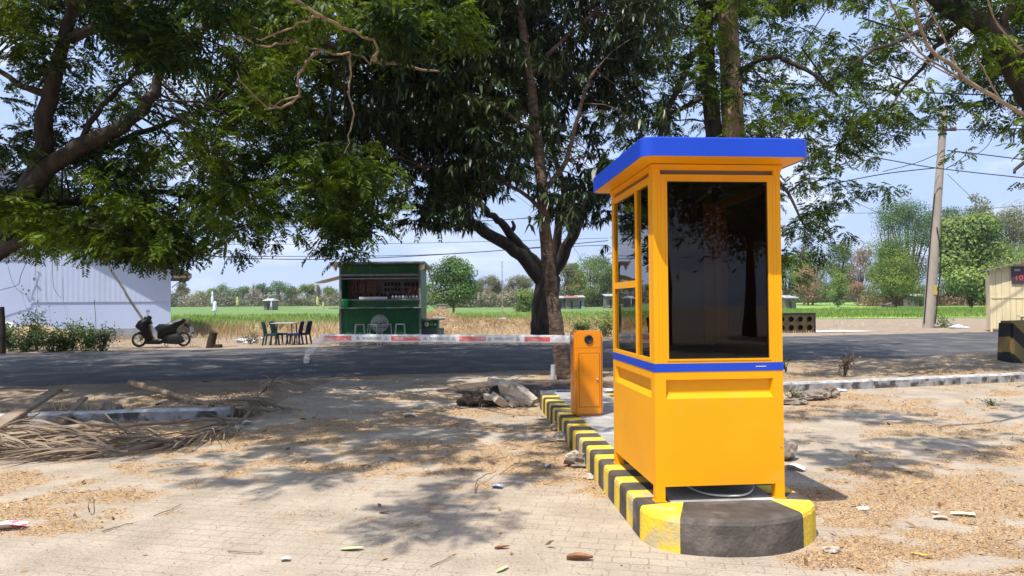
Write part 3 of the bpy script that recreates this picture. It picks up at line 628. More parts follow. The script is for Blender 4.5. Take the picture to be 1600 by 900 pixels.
LT = [(288, 475, 441, 20, LEAF_O, 'lone tall-stemmed round tree beside the white building on the skyline'), (318, 476, 458, 26, LEAF_L, 'low pale bushes right of the round tree'), (346, 476, 445, 30, LEAF_D, 'dark tree behind the white scarecrow flag'),
 (376, 476, 449, 32, LEAF_D, 'dark tree behind the yellow flag'), (396, 476, 440, 24, LEAF_Y, 'grey leafless tree between two dark ones'), (412, 475, 441, 22, LEAF_D, 'narrow dark tree right of the grey leafless one'),
 (437, 476, 440, 34, LEAF_D, 'widest dark round tree on the left skyline'), (457, 476, 448, 28, LEAF_O, 'olive tree touching the widest dark one'), (480, 476, 446, 24, LEAF_G, 'mid green tree on the skyline'), (497, 476, 442, 20, LEAF_Y, 'bare grey tree left of the stall awning'),
 (516, 476, 450, 24, LEAF_G, 'tree just under the stall awning'), (262, 476, 452, 24, LEAF_G, 'tree touching the edge of the white building'), (545, 476, 448, 30, LEAF_G, 'tree behind the stall'), (665, 476, 446, 28, LEAF_G, 'tree between the stall and the lone round tree'), (330, 476, 452, 18, LEAF_L, 'small light green tree behind the scarecrow')]
for i, (a, b_, c, d, m, lab) in enumerate(LT):
    fartree('bare_tree' if m is LEAF_Y else 'skyline_tree', a, b_, c, d*1.45, 205+5*(i % 4), m, lab, 2400, seed=60+i, group=GL, bare=m is LEAF_Y, crown_lo=.15 if i else .45, nb=6)
CT = [(752, 474, 436, 30, LEAF_Y, 1), (776, 474, 434, 34, LEAF_O, 1), (800, 474, 432, 34, LEAF_Y, 1), (822, 474, 436, 30, LEAF_O, 1), (765, 474, 430, 30, LEAF_O, 0), (812, 474, 430, 36, LEAF_O, 0), (820, 484, 452, 26, LEAF_L, 0),
 (886, 470, 412, 34, LEAF_O, 0), (905, 470, 420, 30, LEAF_G, 0), (922, 470, 400, 46, LEAF_G, 0), (944, 470, 402, 44, LEAF_D, 0), (900, 470, 408, 26, LEAF_L, 0), (958, 474, 415, 40, LEAF_D, 0), (735, 474, 440, 30, LEAF_D, 0)]
CL = ['leafless grey tree behind the field, first right of the lone tree', 'thin greyish tree left of the thin white mast', 'leafless grey tree right of the thin white mast', 'thin greyish tree near the forked trunk', 'yellowish-topped tree behind the leafless ones', 'yellowish-topped wide tree left of the forked trunk', 'small bright green bush-like tree at the foot of the forked trunk',
 'olive tree just right of the forked trunk', 'green tree above the orange roof', 'tallest green tree above the huts', 'dark green tree beside the booth', 'light green tree behind the orange roof', 'dark green tree partly behind the booth', 'dark tree touching the lone round tree']
for i, (a, b_, c, d, m, bare) in enumerate(CT):
    Yd = 150 if i < 6 or i == 13 else (95 if i == 6 else 140)
    fartree('bare_tree' if bare else 'wood_tree', a, b_, c, d*1.6, Yd+3*(i % 3), m, CL[i], 5200, seed=90+i, group=GC, bare=bool(bare), crown_lo=.06, nb=13, bark=BARK_P if bare else BARK_M)
# scrub along the far edge of the fields: a mass nobody could count
g = np.random.default_rng(40); n = 52000
xx = g.uniform(-120, 28, n); yy = g.uniform(196, 204, n); k = (xx > -14) & (xx < 22); yy[k] = g.uniform(140, 150, k.sum())
pq = g.uniform(1150, 1800, n//2); yq = np.where(pq < 1345, 190, 132+(pq-1345)*.02)+g.uniform(-4, 4, n//2); xx[:n//2] = (pq-800)/F*yq; yy[:n//2] = yq
zz = terrain(xx, yy)+g.random(n)**1.6*np.where(xx > 28, 3.0, 3.2)*(.35+fbm(xx*.12, xx*0+3, 3)*1.1)
V, Q = diamonds(np.stack([xx, yy, zz], -1), g.normal(0, 1, (n, 3)), g.normal(0, 1, (n, 3))+np.array([0, -.4, .6]), g.uniform(.3, .8, n), g.uniform(.15, .35, n))
npmesh('scrub', V, Q, leafmat('scrub_leaf', (.09, .11, .05), (.26, .23, .14), .1), tint=tints(V, 4, g, .2), kind='stuff')
g = np.random.default_rng(41); n = 9000; xx = g.uniform(60, 100, n); yy = g.uniform(118, 126, n); zz = terrain(xx, yy)+g.random(n)**1.8*1.7*(.3+fbm(xx*.3, xx*0+3, 3))
V, Q = diamonds(np.stack([xx, yy, zz], -1), g.normal(0, 1, (n, 3)), g.normal(0, 1, (n, 3))+np.array([0, -.4, .6]), g.uniform(.2, .5, n), g.uniform(.1, .25, n))
npmesh('dry_brush', V, Q, LEAF_B, tint=tints(V, 4, g, .3), kind='stuff')
# hills
HILL = mat('hill', (.16, .19, .15), (.26, .25, .20), rough=1, scale=.004)
hx = np.linspace(-1500, 900, 160); hy = np.linspace(0, 1, 12); X, Y = np.meshgrid(hx, hy)
Z = np.sin(np.pi*Y)*(10+58*np.clip(1-abs(X+760)/700, 0, 1)*(.55+.6*fbm(X*.006, X*0, 4))+38*np.clip(1-abs(X-300)/700, 0, 1)*fbm(X*.006+7, X*0, 4))-2
Y = 2000+500*Y; I = np.arange(X.size).reshape(X.shape)
npmesh('hills', np.stack([X.ravel(), Y.ravel(), Z.ravel()], -1), np.stack([I[:-1, :-1], I[:-1, 1:], I[1:, 1:], I[1:, :-1]], -1).reshape(-1, 4), HILL, smooth=True, kind='structure')

# ------------------------------------------------------------------ grass and ground litter (stuff)
def blades(name, n, fx, fy, hmin, hmax, m, g, lean=.35, wid=.012, dens=None):
    x, y = fx(n, g), fy(n, g)
    if callable(y): y = y(x)
    if dens is not None: k = dens(x, y) > g.random(n); x = x[k]; y = y[k]; n = len(x)
    z = terrain(x, y)-.01; D = np.stack([g.normal(0, lean, n), g.normal(0, lean, n), np.ones(n)], -1); h = g.uniform(hmin, hmax, n)
    V, Q = diamonds(np.stack([x, y, z], -1), D/np.linalg.norm(D, axis=1, keepdims=True), g.normal(0, 1, (n, 3)), h, np.full(n, wid)*g.uniform(.7, 1.6, n), .1)
    return npmesh(name, V, Q, m, tint=tints(V, 4, g, .6), kind='stuff')
g = np.random.default_rng(50)
U = lambda a, b: (lambda n, g: g.uniform(a, b, n))
def along(o0, o1): return lambda n, g: (lambda x, o=g.uniform(o0, o1, n): far_y(x)+o)
blades('dry_grass', 26000, U(-26, 24), along(6, 15), .12, .42, STRAW, g, wid=.022, dens=lambda x, y: np.clip(.15+1.2*fbm(x*.35, y*.5, 3)-.1, 0, 1)*np.where(x > 6, .25, 1)*np.where(x > 14, .25, 1))
blades('dry_grass', 30000, U(-24, 8), along(13, 20), .25, .75, STRAW, g, wid=.03, dens=lambda x, y: np.clip(1.5*fbm(x*.3, y*.4, 3)-.15, 0, 1))
blades('green_grass', 26000, U(-26, 9), along(15, 23), .3, .8, GRASS, g, wid=.035, dens=lambda x, y: np.clip(1.8*fbm(x*.2+5, y*.3, 3)-.35, 0, 1))
blades('green_grass', 26000, U(-60, 20), U(48, 80), .3, .6, GRASS, g, wid=.06)
blades('green_grass', 22000, U(18, 75), U(60, 92), .3, .6, GRASS, g, wid=.06)
blades('dry_grass', 9000, U(-16, 16), along(.3, 5.5), .05, .22, STRAW, g, wid=.012, dens=lambda x, y: np.clip(2.2*fbm(x*.7, y*.7, 3)-.9, 0, 1))
blades('dry_grass', 5000, U(-8, 12), lambda n, g: (lambda x, o=g.uniform(-.6, 1.6, n): kerb_y(x)+o), .04, .16, STRAW, g, wid=.006, dens=lambda x, y: np.clip(2.4*fbm(x*1.3, y*1.3, 3)-1.05, 0, 1))
# fallen leaves, sampled where the litter lies
n = 420000; pxs = g.uniform(-260, 1860, n); pys = 560+g.random(n)*400
P = np.array([ray(a, b)[:] for a, b in zip(pxs[:0], pys[:0])]) if 0 else None
Rm = np.array(_R); d = np.stack([pxs-800, 450-pys, np.full(n, -F)], -1) @ Rm.T; tt = -EYE/d[:, 2]; x = d[:, 0]*tt; y = d[:, 1]*tt
lit = litter(x, y); k = (g.random(n) < lit*.5+.022) & (y < near_y(x)+.2) & (y > 1.5); x, y = x[k], y[k]; n = len(x)
ISL_C = None
def in_island(x, y):
    c, s_ = math.cos(.075), math.sin(.075); u = (x-.81)*c+(y-4.59)*s_; v = -(x-.81)*s_+(y-4.59)*c
    return (u > -.01) & (u < 1.16) & (v > np.where((u > .1) & (u < 1.05), -.3, -.05)) & (v < 6.2)
k = ~in_island(x, y); x, y = x[k], y[k]; n = len(x); z = terrain(x, y)+.004+g.random(n)*.012
kind = g.random(n); a = g.uniform(0, 6.283, n); D = np.stack([np.cos(a), np.sin(a), g.normal(0, .22, n)], -1); N = np.stack([g.normal(0, .35, n), g.normal(0, .35, n), np.ones(n)], -1)
ln = np.where(kind < .62, .008+.026*g.random(n)**1.6, .02+.06*g.random(n)**2); wd = np.where(kind < .62, g.uniform(.004, .013, n), g.uniform(.0015, .0035, n)); big = kind > .993; ln[big] = g.uniform(.05, .09, big.sum()); wd[big] = ln[big]*.4
sc = np.clip(y/6, .8, 2.2); V, Q = diamonds(np.stack([x, y, z], -1), D, N, ln*sc, wd*sc, -.15)
npmesh('fallen_leaves', V, Q, LITTER, tint=np.repeat(np.clip(g.normal(.42, .36, n), 0, 1), 4), kind='stuff')
# ------------------------------------------------------------------ kerbs and the traffic island
def kerb(x0, x1, label, blue=None):
    mb = MB(); xs = np.arange(x0, x1+.01, .25); W_, H_ = .16, .155
    pr = [(-.0, -.08), (0, .125), (.018, H_), (W_-.02, H_), (W_, .12), (W_, -.08)]
    v = []; gg = np.random.default_rng(int(abs(x0)*10))
    for x in xs:
        y = float(kerb_y(x)); j = gg.normal(0, .004, 2)
        for a, b in pr: v.append((x, y+a+j[0], b+j[1]))
    k = len(pr)
    for i in range(len(xs)-1):
        for q in range(k-1):
            mi = 1 if q in (1, 2) else 0
            if blue and blue[0] < xs[i] < blue[1] and q < 2: mi = 2
            mb.add([v[i*k+q], v[i*k+q+1], v[(i+1)*k+q+1], v[(i+1)*k+q]], [(0, 1, 2, 3)], mi)
    mb.add(v[:k], [tuple(range(k))], 0); mb.add(v[-k:], [tuple(range(k))], 0)
    mb.build('kerb', [KERB, KERBTOP, KERBBLUE], label=label, cat='kerb')
kerb(-16, -3.55, 'low weathered concrete kerb at the left, dry palm fronds lying along it')
kerb(.42, 18, 'long low whitewashed concrete kerb running from the rubble pile behind the booth to the right edge', (.55, 1.0))
IZ = .21; IY = .073
root = empty('traffic_island', (.81, 4.59, 0), IY, kind='structure')
outl = []; vv = 5.9; i = 0
edges = [5.9]; v0 = .05; b = [v0]; 
vals = [.05, .24]
while vals[-1] < 5.7: vals.append(vals[-1]+(.18 if len(vals) % 2 == 0 else .215))
L_ = [((0, v), (.22, v)) for v in vals[::-1]]; L_[-1] = ((0, .05), (.22, .10))
cols = [1 if (len(vals)-1-i) % 2 == 1 else 0 for i in range(len(vals)-1)]     # 1 black, 0 yellow; the last band before the corner is black
path = L_[:]; cc = cols[:]
for o_, i_, c in [((0, 0), (.222, .10), 0), ((.03, -.09), (.225, .10), 0), ((.08, -.17), (.24, .10), 0), ((.17, -.245), (.30, .10), 0), ((.27, -.29), (.38, .10), 1), ((.40, -.325), (.47, .10), 1), ((.55, -.34), (.57, .10), 1), ((.70, -.325), (.68, .10), 1), ((.84, -.28), (.79, .10), 1), ((.95, -.21), (.88, .10), 1),
                  ((1.05, -.12), (.925, .10), 0), ((1.12, -.03), (.928, .10), 0), ((1.15, .06), (.93, .12), 0)]: path.append((o_, i_)); cc.append(c)
v = .06; k = 0
while v < 5.6: v += .2; path.append(((1.15, v), (.93, max(v, .14)))); cc.append(1 if k % 2 == 0 else 0); k += 1
mb = MB()
def lift(o_, i_, z, f): return (o_[0]+(i_[0]-o_[0])*f, o_[1]+(i_[1]-o_[1])*f, z)
for j in range(len(path)-1):
    (a, ai), (b, bi) = path[j], path[j+1]
    prof = [(-.1, -.02), (IZ-.03, 0), (IZ-.008, .03), (IZ, .10), (IZ, 1)]
    for q in range(4):
        mb.add([lift(a, ai, *prof[q]), lift(b, bi, *prof[q]), lift(b, bi, *prof[q+1]), lift(a, ai, *prof[q+1])], [(0, 1, 2, 3)], cc[j], q in (1, 2))
mb.build('painted_kerb', [KYEL, KBLK], root)
mb = MB(); mb.box(.22, .93, .10, 5.9, -.05, IZ-.002); mb.build('slab', CONC, root)

# ------------------------------------------------------------------ the booth
W_, D_, HB = .867, 1.18, 2.2
booth = empty('guard_booth', (.9245, 4.708, IZ), .0897, label='bright yellow-orange guard booth with blue roof edge and dark windows standing on the striped island', cat='booth')
TR = {'f': lambda s, d, z: (s, d, z), 'l': lambda s, d, z: (d, s, z), 'r': lambda s, d, z: (W_-d, s, z), 'b': lambda s, d, z: (s, D_-d, z)}
def wbox(mb, w, s0, s1, d0, d1, z0, z1, mi=0):
    v = [TR[w](s, d, z) for z in (z0, z1) for d in (d0, d1) for s in (s0, s1)]
    mb.add(v, [(0, 2, 3, 1), (4, 5, 7, 6), (0, 1, 5, 4), (2, 6, 7, 3), (0, 4, 6, 2), (1, 3, 7, 5)], mi)
def gridwall(mb, w, s0, s1, z0, z1, holes, t=.035, d0=0):
    ss = sorted({s0, s1} | {h[0] for h in holes} | {h[1] for h in holes}); zs = sorted({z0, z1} | {h[2] for h in holes} | {h[3] for h in holes})
    for i in range(len(ss)-1):
        run = None
        for j in range(len(zs)-1):
            c = ((ss[i]+ss[i+1])/2, (zs[j]+zs[j+1])/2); solid = not any(h[0] < c[0] < h[1] and h[2] < c[1] < h[3] for h in holes)
            if solid: run = [zs[j], zs[j+1]] if run is None else [run[0], zs[j+1]]
            if run and (not solid or j == len(zs)-2): wbox(mb, w, ss[i], ss[i+1], d0, d0+t, *run); run = None
walls = {'f': (0, W_, [(.095, .776, .925, 2.09), (.05, .82, 2.135, 2.165)]),
         'l': (.035, D_-.035, [(.10, .40, .925, 2.09), (.45, 1.10, .925, 1.405), (.45, 1.10, 1.455, 2.09), (.09, 1.10, 2.135, 2.165)]),
         'r': (.035, D_-.035, [(.12, 1.06, 1.0, 2.05)]), 'b': (0, W_, [(.12, .75, 1.0, 2.05)])}
fr = MB()
for w, (a, b, h) in walls.items(): gridwall(fr, w, a, b, .896, 2.2, h)
# slim raised profiles round the openings and along the posts
for s0, s1, z0, z1 in [(.083, .095, .913, 2.102), (.776, .788, .913, 2.102)]: wbox(fr, 'f', s0, s1, -.004, .02, z0, z1)
for z0, z1 in [(.913, .925), (2.09, 2.102)]: wbox(fr, 'f', .095, .776, -.004, .02, z0, z1)
for s in (.030, .052, .812, .834): wbox(fr, 'f', s, s+.004, -.002, .01, .90, 2.13)
for s0, s1 in ((.093, .10), (.40, .407), (.443, .45), (1.10, 1.107)): wbox(fr, 'l', s0, s1, -.003, .02, .918, 2.10)
wbox(fr, 'f', -.012, W_+.012, -.014, .02, 2.172, 2.199); wbox(fr, 'l', .021, D_, -.012, .02, 2.172, 2.199)
fr.build('frame', YEL, booth)
ch = MB()                                                    # vent backs, dark inside of the roof space
wbox(ch, 'f', .05, .82, .036, .05, 2.12, 2.18); wbox(ch, 'l', .09, 1.10, .036, .05, 2.12, 2.18); ch.build('vent_backing', mat('vent_grey', (.20, .17, .13), rough=.7), booth)
def lowpanel(w, a, b, r0, r1):
    mb = MB(); gridwall(mb, w, a, b, .098, .842, [(r0, r1, .665, .79)], t=.03)
    wbox(mb, w, r0-.01, r1+.01, .031, .04, .65, .80)
    t = TR[w]                                                # the recess has a slanted sill
    mb.add([t(r0, .0005, .665), t(r1, .0005, .665), t(r1-.012, .030, .700), t(r0+.012, .030, .700)], [(0, 1, 2, 3)])
    mb.add([t(r0, .0005, .79), t(r0, .0005, .665), t(r0+.012, .030, .700), t(r0+.012, .030, .775)], [(0, 1, 2, 3)])
    mb.add([t(r1, .0005, .79), t(r1, .0005, .665), t(r1-.012, .030, .700), t(r1-.012, .030, .775)], [(0, 1, 2, 3)])
    mb.build('wall_panel', YEL, booth)
lowpanel('f', 0, W_, .075, .80); lowpanel('l', .03, D_-.03, .085, 1.10); lowpanel('r', .03, D_-.03, .085, 1.10); lowpanel('b', 0, W_, .075, .80)
mb = MB()
wbox(mb, 'f', -.003, W_+.003, -.003, .03, .842, .896); wbox(mb, 'l', .030, D_-.03, -.003, .03, .842, .896); wbox(mb, 'r', .030, D_-.03, -.003, .03, .842, .896); wbox(mb, 'b', -.003, W_+.003, -.003, .03, .842, .896)
mb.build('blue_band', BLUE, booth)
sc_ = MB(); wbox(sc_, 'f', .68, .75, -.005, -.0032, .868, .872); o = sc_.build('scratch', WHITE, booth); o.rotation_euler = (0, 0, 0)
for sx in (0, W_-.062):
    for sy in (0, D_-.062):
        mb = MB(); mb.box(sx, sx+.062, sy, sy+.062, .0, .0975); mb.box(sx-.008, sx+.07, sy-.008, sy+.07, -.004, .006); mb.build('leg', YEL, booth)
mb = MB()
for s0, s1, z0, z1 in [(.095, .100, .925, 2.09), (.771, .776, .925, 2.09), (.100, .771, .925, .930), (.100, .771, 2.085, 2.09)]: wbox(mb, 'f', s0, s1, .006, .0135, z0, z1)
mb.build('window_seal', BLK, booth)
mb = MB(); wbox(mb, 'f', .842, .856, -.0018, -.0004, .33, .337); mb.build('paint_chip', GREYM, booth)
mb = MB(); mb.box(.03, W_-.03, .03, D_-.03, .10, .115); mb.build('floor_plate', GREYM, booth)
mb = MB(); mb.box(.036, W_-.036, .036, D_-.036, 2.105, 2.118); mb.build('ceiling', DARKIN, booth)
mb = MB(); mb.box(.036, .04, .40, .45, .12, 2.1); mb.box(.05, W_-.05, D_-.09, D_-.05, .12, .98); mb.box(.3, .75, D_-.05, D_-.037, .98, 2.1); mb.box(W_-.045, W_-.036, .04, .12, .12, 2.1); mb.build('interior_lining', DARKIN, booth)
mb = MB(); mb.box(.05, W_-.05, .05, .42, .90, .93); mb.build('desk', DARKIN, booth)
mb = MB(); mb.tube([(.50, .3, 2.07), (.56, .75, 2.07)], .014, 8); mb.build('lamp_tube', WHITE, booth)
for w, a, b, z0, z1 in [('f', .095, .776, .925, 2.09), ('l', .10, .40, .925, 2.09), ('l', .45, 1.10, .925, 1.405), ('l', .45, 1.10, 1.455, 2.09), ('r', .12, 1.06, 1.0, 2.05), ('b', .12, .75, 1.0, 2.05)]:
    mb = MB(); t = TR[w]; mb.add([t(a, .014, z0), t(b, .014, z0), t(b, .014, z1), t(a, .014, z1)], [(0, 1, 2, 3)]); p = mb.build('window_pane', GLASS2 if w == 'l' else GLASS, booth)
    if w == 'l' and z1 == 1.405:
        mb = MB(); wbox(mb, 'l', .765, .785, .015, .028, z0, z1); mb.build('sliding_rail', BLK, p)
        mb = MB(); wbox(mb, 'l', .50, .70, .0165, .019, .93, .975); mb.build('paper_strip', WHITE, p)
# roof canopy with rounded corners
x0, x1, y0, y1, rr = -.1427, W_+.075, -.2754, D_+.106, .075
pts = []
for cx_, cy_, a0 in ((x1-rr, y0+rr, -90), (x1-rr, y1-rr, 0), (x0+rr, y1-rr, 90), (x0+rr, y0+rr, 180)):
    for k in range(19): q = R(a0+k*90/18); pts.append((cx_+rr*math.cos(q), cy_+rr*math.sin(q)))
n = len(pts); mx_, my_ = (x0+x1)/2, (y0+y1)/2
ins = lambda k: [((p[0]-mx_)*k+mx_, (p[1]-my_)*k+my_) for p in pts]
rf = empty('roof_canopy', (0, 0, 0)); rf.parent = booth
mb = MB(); rings = [([(p[0], p[1]) for p in ins(.985)], 2.203), (pts, 2.200), (pts, 2.312), (ins(.99), 2.320), (ins(.98), 2.316)]
v = [(p[0], p[1], z) for r_, z in rings for p in r_]; f = [(j*n+i, j*n+(i+1) % n, (j+1)*n+(i+1) % n, (j+1)*n+i) for j in range(4) for i in range(n)]
mb.add(v, f, 0, False); o = mb.build('fascia', BLUE, rf)
mb = MB(); mb.add([(p[0], p[1], 2.204) for p in ins(.984)], [tuple(range(n))]); mb.build('soffit', YEL, rf)
mb = MB(); mb.add([(p[0], p[1], 2.314) for p in ins(.979)], [tuple(range(n))]); mb.build('roof_deck', BLUE, rf)
mb = MB(); cab = [Vector((.30, .35, .02)), Vector((.36, .12, .018)), Vector((.48, .04, .018)), Vector((.62, .05, .02)), Vector((.72, .16, .04)), Vector((.76, .35, .09))]
limb(mb, cab, .007, .007, 8, 0, 5, 0); o = mb.build('cable', mat('white_cable', (.62, .60, .55), rough=.5), label='white cable looping out on the slab under the booth', cat='cable')
o.location = booth.location; o.rotation_euler = (0, 0, .0897)

# ------------------------------------------------------------------ barrier gate
gate = empty('barrier_gate', (.714, 8.28, IZ), .09, label='orange road barrier cabinet with a white and red boom reaching left across the lot entrance', cat='barrier gate')
mb = MB(); mb.box(0, .325, 0, .33, 0, .97); hs = mb.build('cabinet', ORA, gate, bevel=.024)
mb = MB(); mb.box(.02, .305, -.0012, 0, .776, .779); mb.build('head_joint', BLK, gate)
mb = MB(); mb.box(.048, .283, -.006, 0, .105, .715); dr = mb.build('door', ORA, gate, bevel=.002)
mb = MB(); mb.box(.044, .287, -.0028, .001, .101, .719); mb.build('door_gap', BLK, dr)
mb = MB(); mb.lathe([(.0, -.014), (.010, -.014), (.012, -.010), (.012, 0)], (.255, -.006, .415), 'y', 14); mb.build('lock', METAL, dr)
mb = MB(); mb.lathe([(0, -.004), (.030, -.006), (.034, -.014), (.048, -.014), (.052, 0)], (.162, 0, .875), 'y', 24); lz = mb.build('sensor_cap', BLK, gate)
mb = MB()
for k in range(5): mb.box(.14, .184, -.0085, -.0045, .855+k*.009, .858+k*.009)
mb.build('grille', mat('grille_blue', (.03, .035, .07), rough=.4), lz)
BM = Matrix.Translation((0, .16, .870)) @ Matrix.Rotation(-.09, 4, 'Z') @ Matrix.Rotation(.012, 4, 'Y')
mb = MB(); mb.lathe([(.0, -.03), (.05, -.03), (.055, -.02), (.055, .005)], (0, .16, .87), 'x', 16); mb.build('pivot_hub', GREYM, gate)
mb = MB(); mb.box(-2.93, .0, -.022, .022, -.042, .045, 0, BM); bo = mb.build('boom', WHITE, gate, bevel=.006)
for a, b in ((-2.90, -2.575), (-2.11, -1.775), (-1.32, -1.01), (-.56, -.26)):
    mb = MB(); mb.box(a, b, -.0245, -.0222, -.026, .028, 0, BM); mb.build('red_band', RED, bo)
INK = mat('grey_ink', (.10, .10, .10), rough=.6)
for x in (-2.335, -1.55, -.80):
    text('WARNING', .046, BM @ Matrix.Translation((x, -.0245, -.014)) @ UP, INK, bo)
    for s in (-1, 1):
        mb = MB(); c = x+s*.165
        for (a, b_) in (((-.02, -.012), (.02, -.012)), ((.02, -.012), (0, .02)), ((0, .02), (-.02, -.012))):
            mb.tube([BM @ Vector((c+a[0], -.0246, a[1])), BM @ Vector((c+b_[0], -.0246, b_[1]))], .0022, 4)
        mb.box(c-.002, c+.002, -.026, -.0235, -.004, .008, 0, BM); mb.build('warning_triangle', INK, bo)
# plastic wrapping: crumpled film round the boom, a loose tail at its tip
def film(path, radf, nseg, ns, g, crump=.006):
    v = []; 
    for i in range(nseg+1):
        t = i/nseg; c, ax, ay = path(t); rx, ry, sag = radf(t)
        for k in range(ns):
            q = 2*math.pi*k/ns; n_ = g.normal(0, crump); a = math.cos(q)*(rx+n_); b = math.sin(q)*(ry+n_)
            if math.sin(q) < -.3: b -= sag*(.7+.6*g.random())
            v.append(c+ax*a+ay*b)
    f = [(i*ns+k, i*ns+(k+1) % ns, (i+1)*ns+(k+1) % ns, (i+1)*ns+k) for i in range(nseg) for k in range(ns)]
    return v, f
gg = np.random.default_rng(5); mb = MB(); X_ = Vector((1, 0, 0)); Y_ = Vector((0, 1, 0)); Z_ = Vector((0, 0, 1))
v, f = film(lambda t: (Vector((-2.96+2.93*t, 0, 0)), Y_, Z_), lambda t: (.034, .050, .022*(1-.3*t)), 90, 12, gg, .003); mb.add([BM @ p for p in v], f, 0, True)
mb.build('plastic_wrap', FILM, bo)
mb = MB(); v, f = film(lambda t: (Vector((-2.93-.17*t, 0, -.0-.20*t**1.1)), Y_, (Z_*.6-X_*.8).normalized()), lambda t: (.035+.01*math.sin(3*t), .052-.022*t**3, 0), 12, 12, gg, .007); mb.add([BM @ p for p in v], f, 0, True)
v, f = film(lambda t: (Vector((-3.09-.02*t, 0, -.19-.10*t)), Y_, X_), lambda t: (.018+.012*t, .022+.012*math.sin(2.8*t), 0), 8, 10, gg, .004); mb.add([BM @ p for p in v], f, 0, True)
mb.build('plastic_tail', FILM, bo)

# ------------------------------------------------------------------ green snack stall and what stands by it
sx, sy = (531-800)/F*27.2, 27.2; SW = 3.04; SD = 1.9
stall = empty('snack_stall', (sx, sy, 0), 0, label='dark green snack stall with open serving hatch on the far side of the road', cat='stall')
CREAMS = mat('cream_board', (.62, .50, .36), (.55, .45, .33), rough=.7, scale=4)
SHELFG = mat('grey_back_board', (.17, .15, .14), (.24, .22, .21), rough=.8, scale=5)
def ribs(mb, x0, x1, z0, z1, y, st=.19):
    x = x0
    while x < x1-.02: mb.box(x, min(x+.02, x1), y-.012, y, z0, z1); x += st
mb = MB(); mb.box(.04, SW-.04, 0, .03, .05, 1.35); ribs(mb, .12, SW-.1, .05, 1.34, 0); mb.box(.04, SW-.04, 0, .03, 1.38, 1.62); ribs(mb, .12, SW-.1, 1.38, 1.62, 0); mb.build('front_wall', GREEN, stall)
mb = MB(); mb.box(.04, SW-.04, 0, .03, 2.66, 2.95); ribs(mb, .1, SW-.1, 2.66, 2.95, 0); mb.build('fascia_board', GREEN, stall)
for a in (0, SW-.04): mb = MB(); mb.box(a, a+.04, .05, SD, .05, 2.9); mb.build('side_wall', GREEN, stall)
mb = MB(); mb.box(.04, SW-.04, SD-.03, SD, .05, 2.9); mb.build('back_wall', GREEN, stall)
mb = MB()
for x in (-.02, SW-.06): mb.box(x, x+.08, -.03, .05, 0, 2.96)
mb.box(.06, SW-.06, -.03, .02, 2.56, 2.64); mb.box(.06, SW-.06, -.02, .02, 2.44, 2.49); mb.box(.06, SW-.06, -.02, .02, 1.62, 1.66); mb.build('frame', GREYM, stall)
mb = MB(); mb.box(.04, SW-.04, -.10, .35, 1.66, 1.69); mb.build('counter', GREYM, stall)
mb = MB(); mb.box(-.36, SW+.30, -.36, -.005, 1.345, 1.375); mb.build('shelf_board', GREYM, stall)
mb = MB(); v = [(-.30, -.40, 3.02), (SW+.22, -.40, 3.02), (SW+.22, SD+.3, 2.86), (-.30, SD+.3, 2.86)]
mb.add(v+[(a, b, c+.06) for a, b, c in v], [(0, 1, 2, 3), (4, 7, 6, 5), (0, 4, 5, 1), (1, 5, 6, 2), (2, 6, 7, 3), (3, 7, 4, 0)]); mb.build('roof', GREYM, stall)
mb = MB(); mb.add([(SW+.01, -.3, 2.97), (SW+.20, -.38, 2.99), (SW+.20, -.38, 2.78), (SW+.01, -.3, 2.75)], [(0, 1, 2, 3)]); mb.build('eave_board', CREAMS, stall); mb = MB(); mb.add([(-.02, -.3, 2.97), (-.26, -.38, 2.99), (-.04, -.38, 2.70)], [(0, 1, 2)]); mb.build('eave_board', CREAMS, stall)
mb = MB(); v = [(-.02, .05, 2.55), (-.98, .0, 2.30), (-.98, 1.5, 2.34), (-.02, 1.5, 2.58)]; mb.add(v+[(a, b, c+.035) for a, b, c in v], [(0, 1, 2, 3), (4, 7, 6, 5), (0, 4, 5, 1), (1, 5, 6, 2), (2, 6, 7, 3), (3, 7, 4, 0)]); mb.build('side_flap', CREAMS, stall)
mb = MB(); mb.tube([(SW+.26, -.38, 2.98), (SW+.50, -.2, 2.25)], .035, 6); mb.build('prop_stick', POLEC, stall)
mb = MB(); mb.box(.06, SW-.06, .95, 1.0, 1.7, 2.75); mb.build('back_board', SHELFG, stall)
mb = MB(); mb.lathe([(0, -.02), (.34, -.02), (.34, -.012)], (1.50, 0, .77), 'y', 36); dk = mb.build('round_sign', mat('pale_sign', (.50, .53, .48), (.42, .45, .42), rough=.7, scale=6), stall)
mb = MB(); gg = random.Random(3)
for k in range(14): x = 1.24+k*.038; h = .03+.09*gg.random(); mb.box(x, x+.022, -.024, -.0205, .76, .76+h)
mb.box(1.2, 1.8, -.0235, -.0205, .745, .76); mb.box(1.3, 1.7, -.0235, -.0205, .60, .63); mb.build('emblem', mat('emblem_dark', (.06, .09, .07), rough=.8), dk)
def loc3(o, p, rz=0): o.location = p; o.rotation_euler = (0, 0, rz); return o
ORG = mat('orange_foil', (.27, .09, .045), (.19, .065, .04), rough=.4, scale=12); BRN = mat('dark_packet', (.03, .025, .03), (.10, .03, .03), rough=.4, scale=14); WPK = mat('pale_packet', (.42, .42, .40), (.30, .34, .36), rough=.4, scale=10)
def strip():
    mb = MB()
    for k in range(6):
        z = -.09*k
        mb.add([(-.055, 0, z), (.055, 0, z), (.055, 0, z-.085), (-.055, 0, z-.085), (0, -.018, z-.043)], [(0, 1, 4), (1, 2, 4), (2, 3, 4), (3, 0, 4)]); mb.box(-.057, .057, -.002, .002, z-.088, z-.083)
    return mb.build('sachet_strip', ORG, label='strip of orange sachets hanging at the left of the stall hatch', cat='sachets', group='hanging orange sachet strips')
s0 = strip()
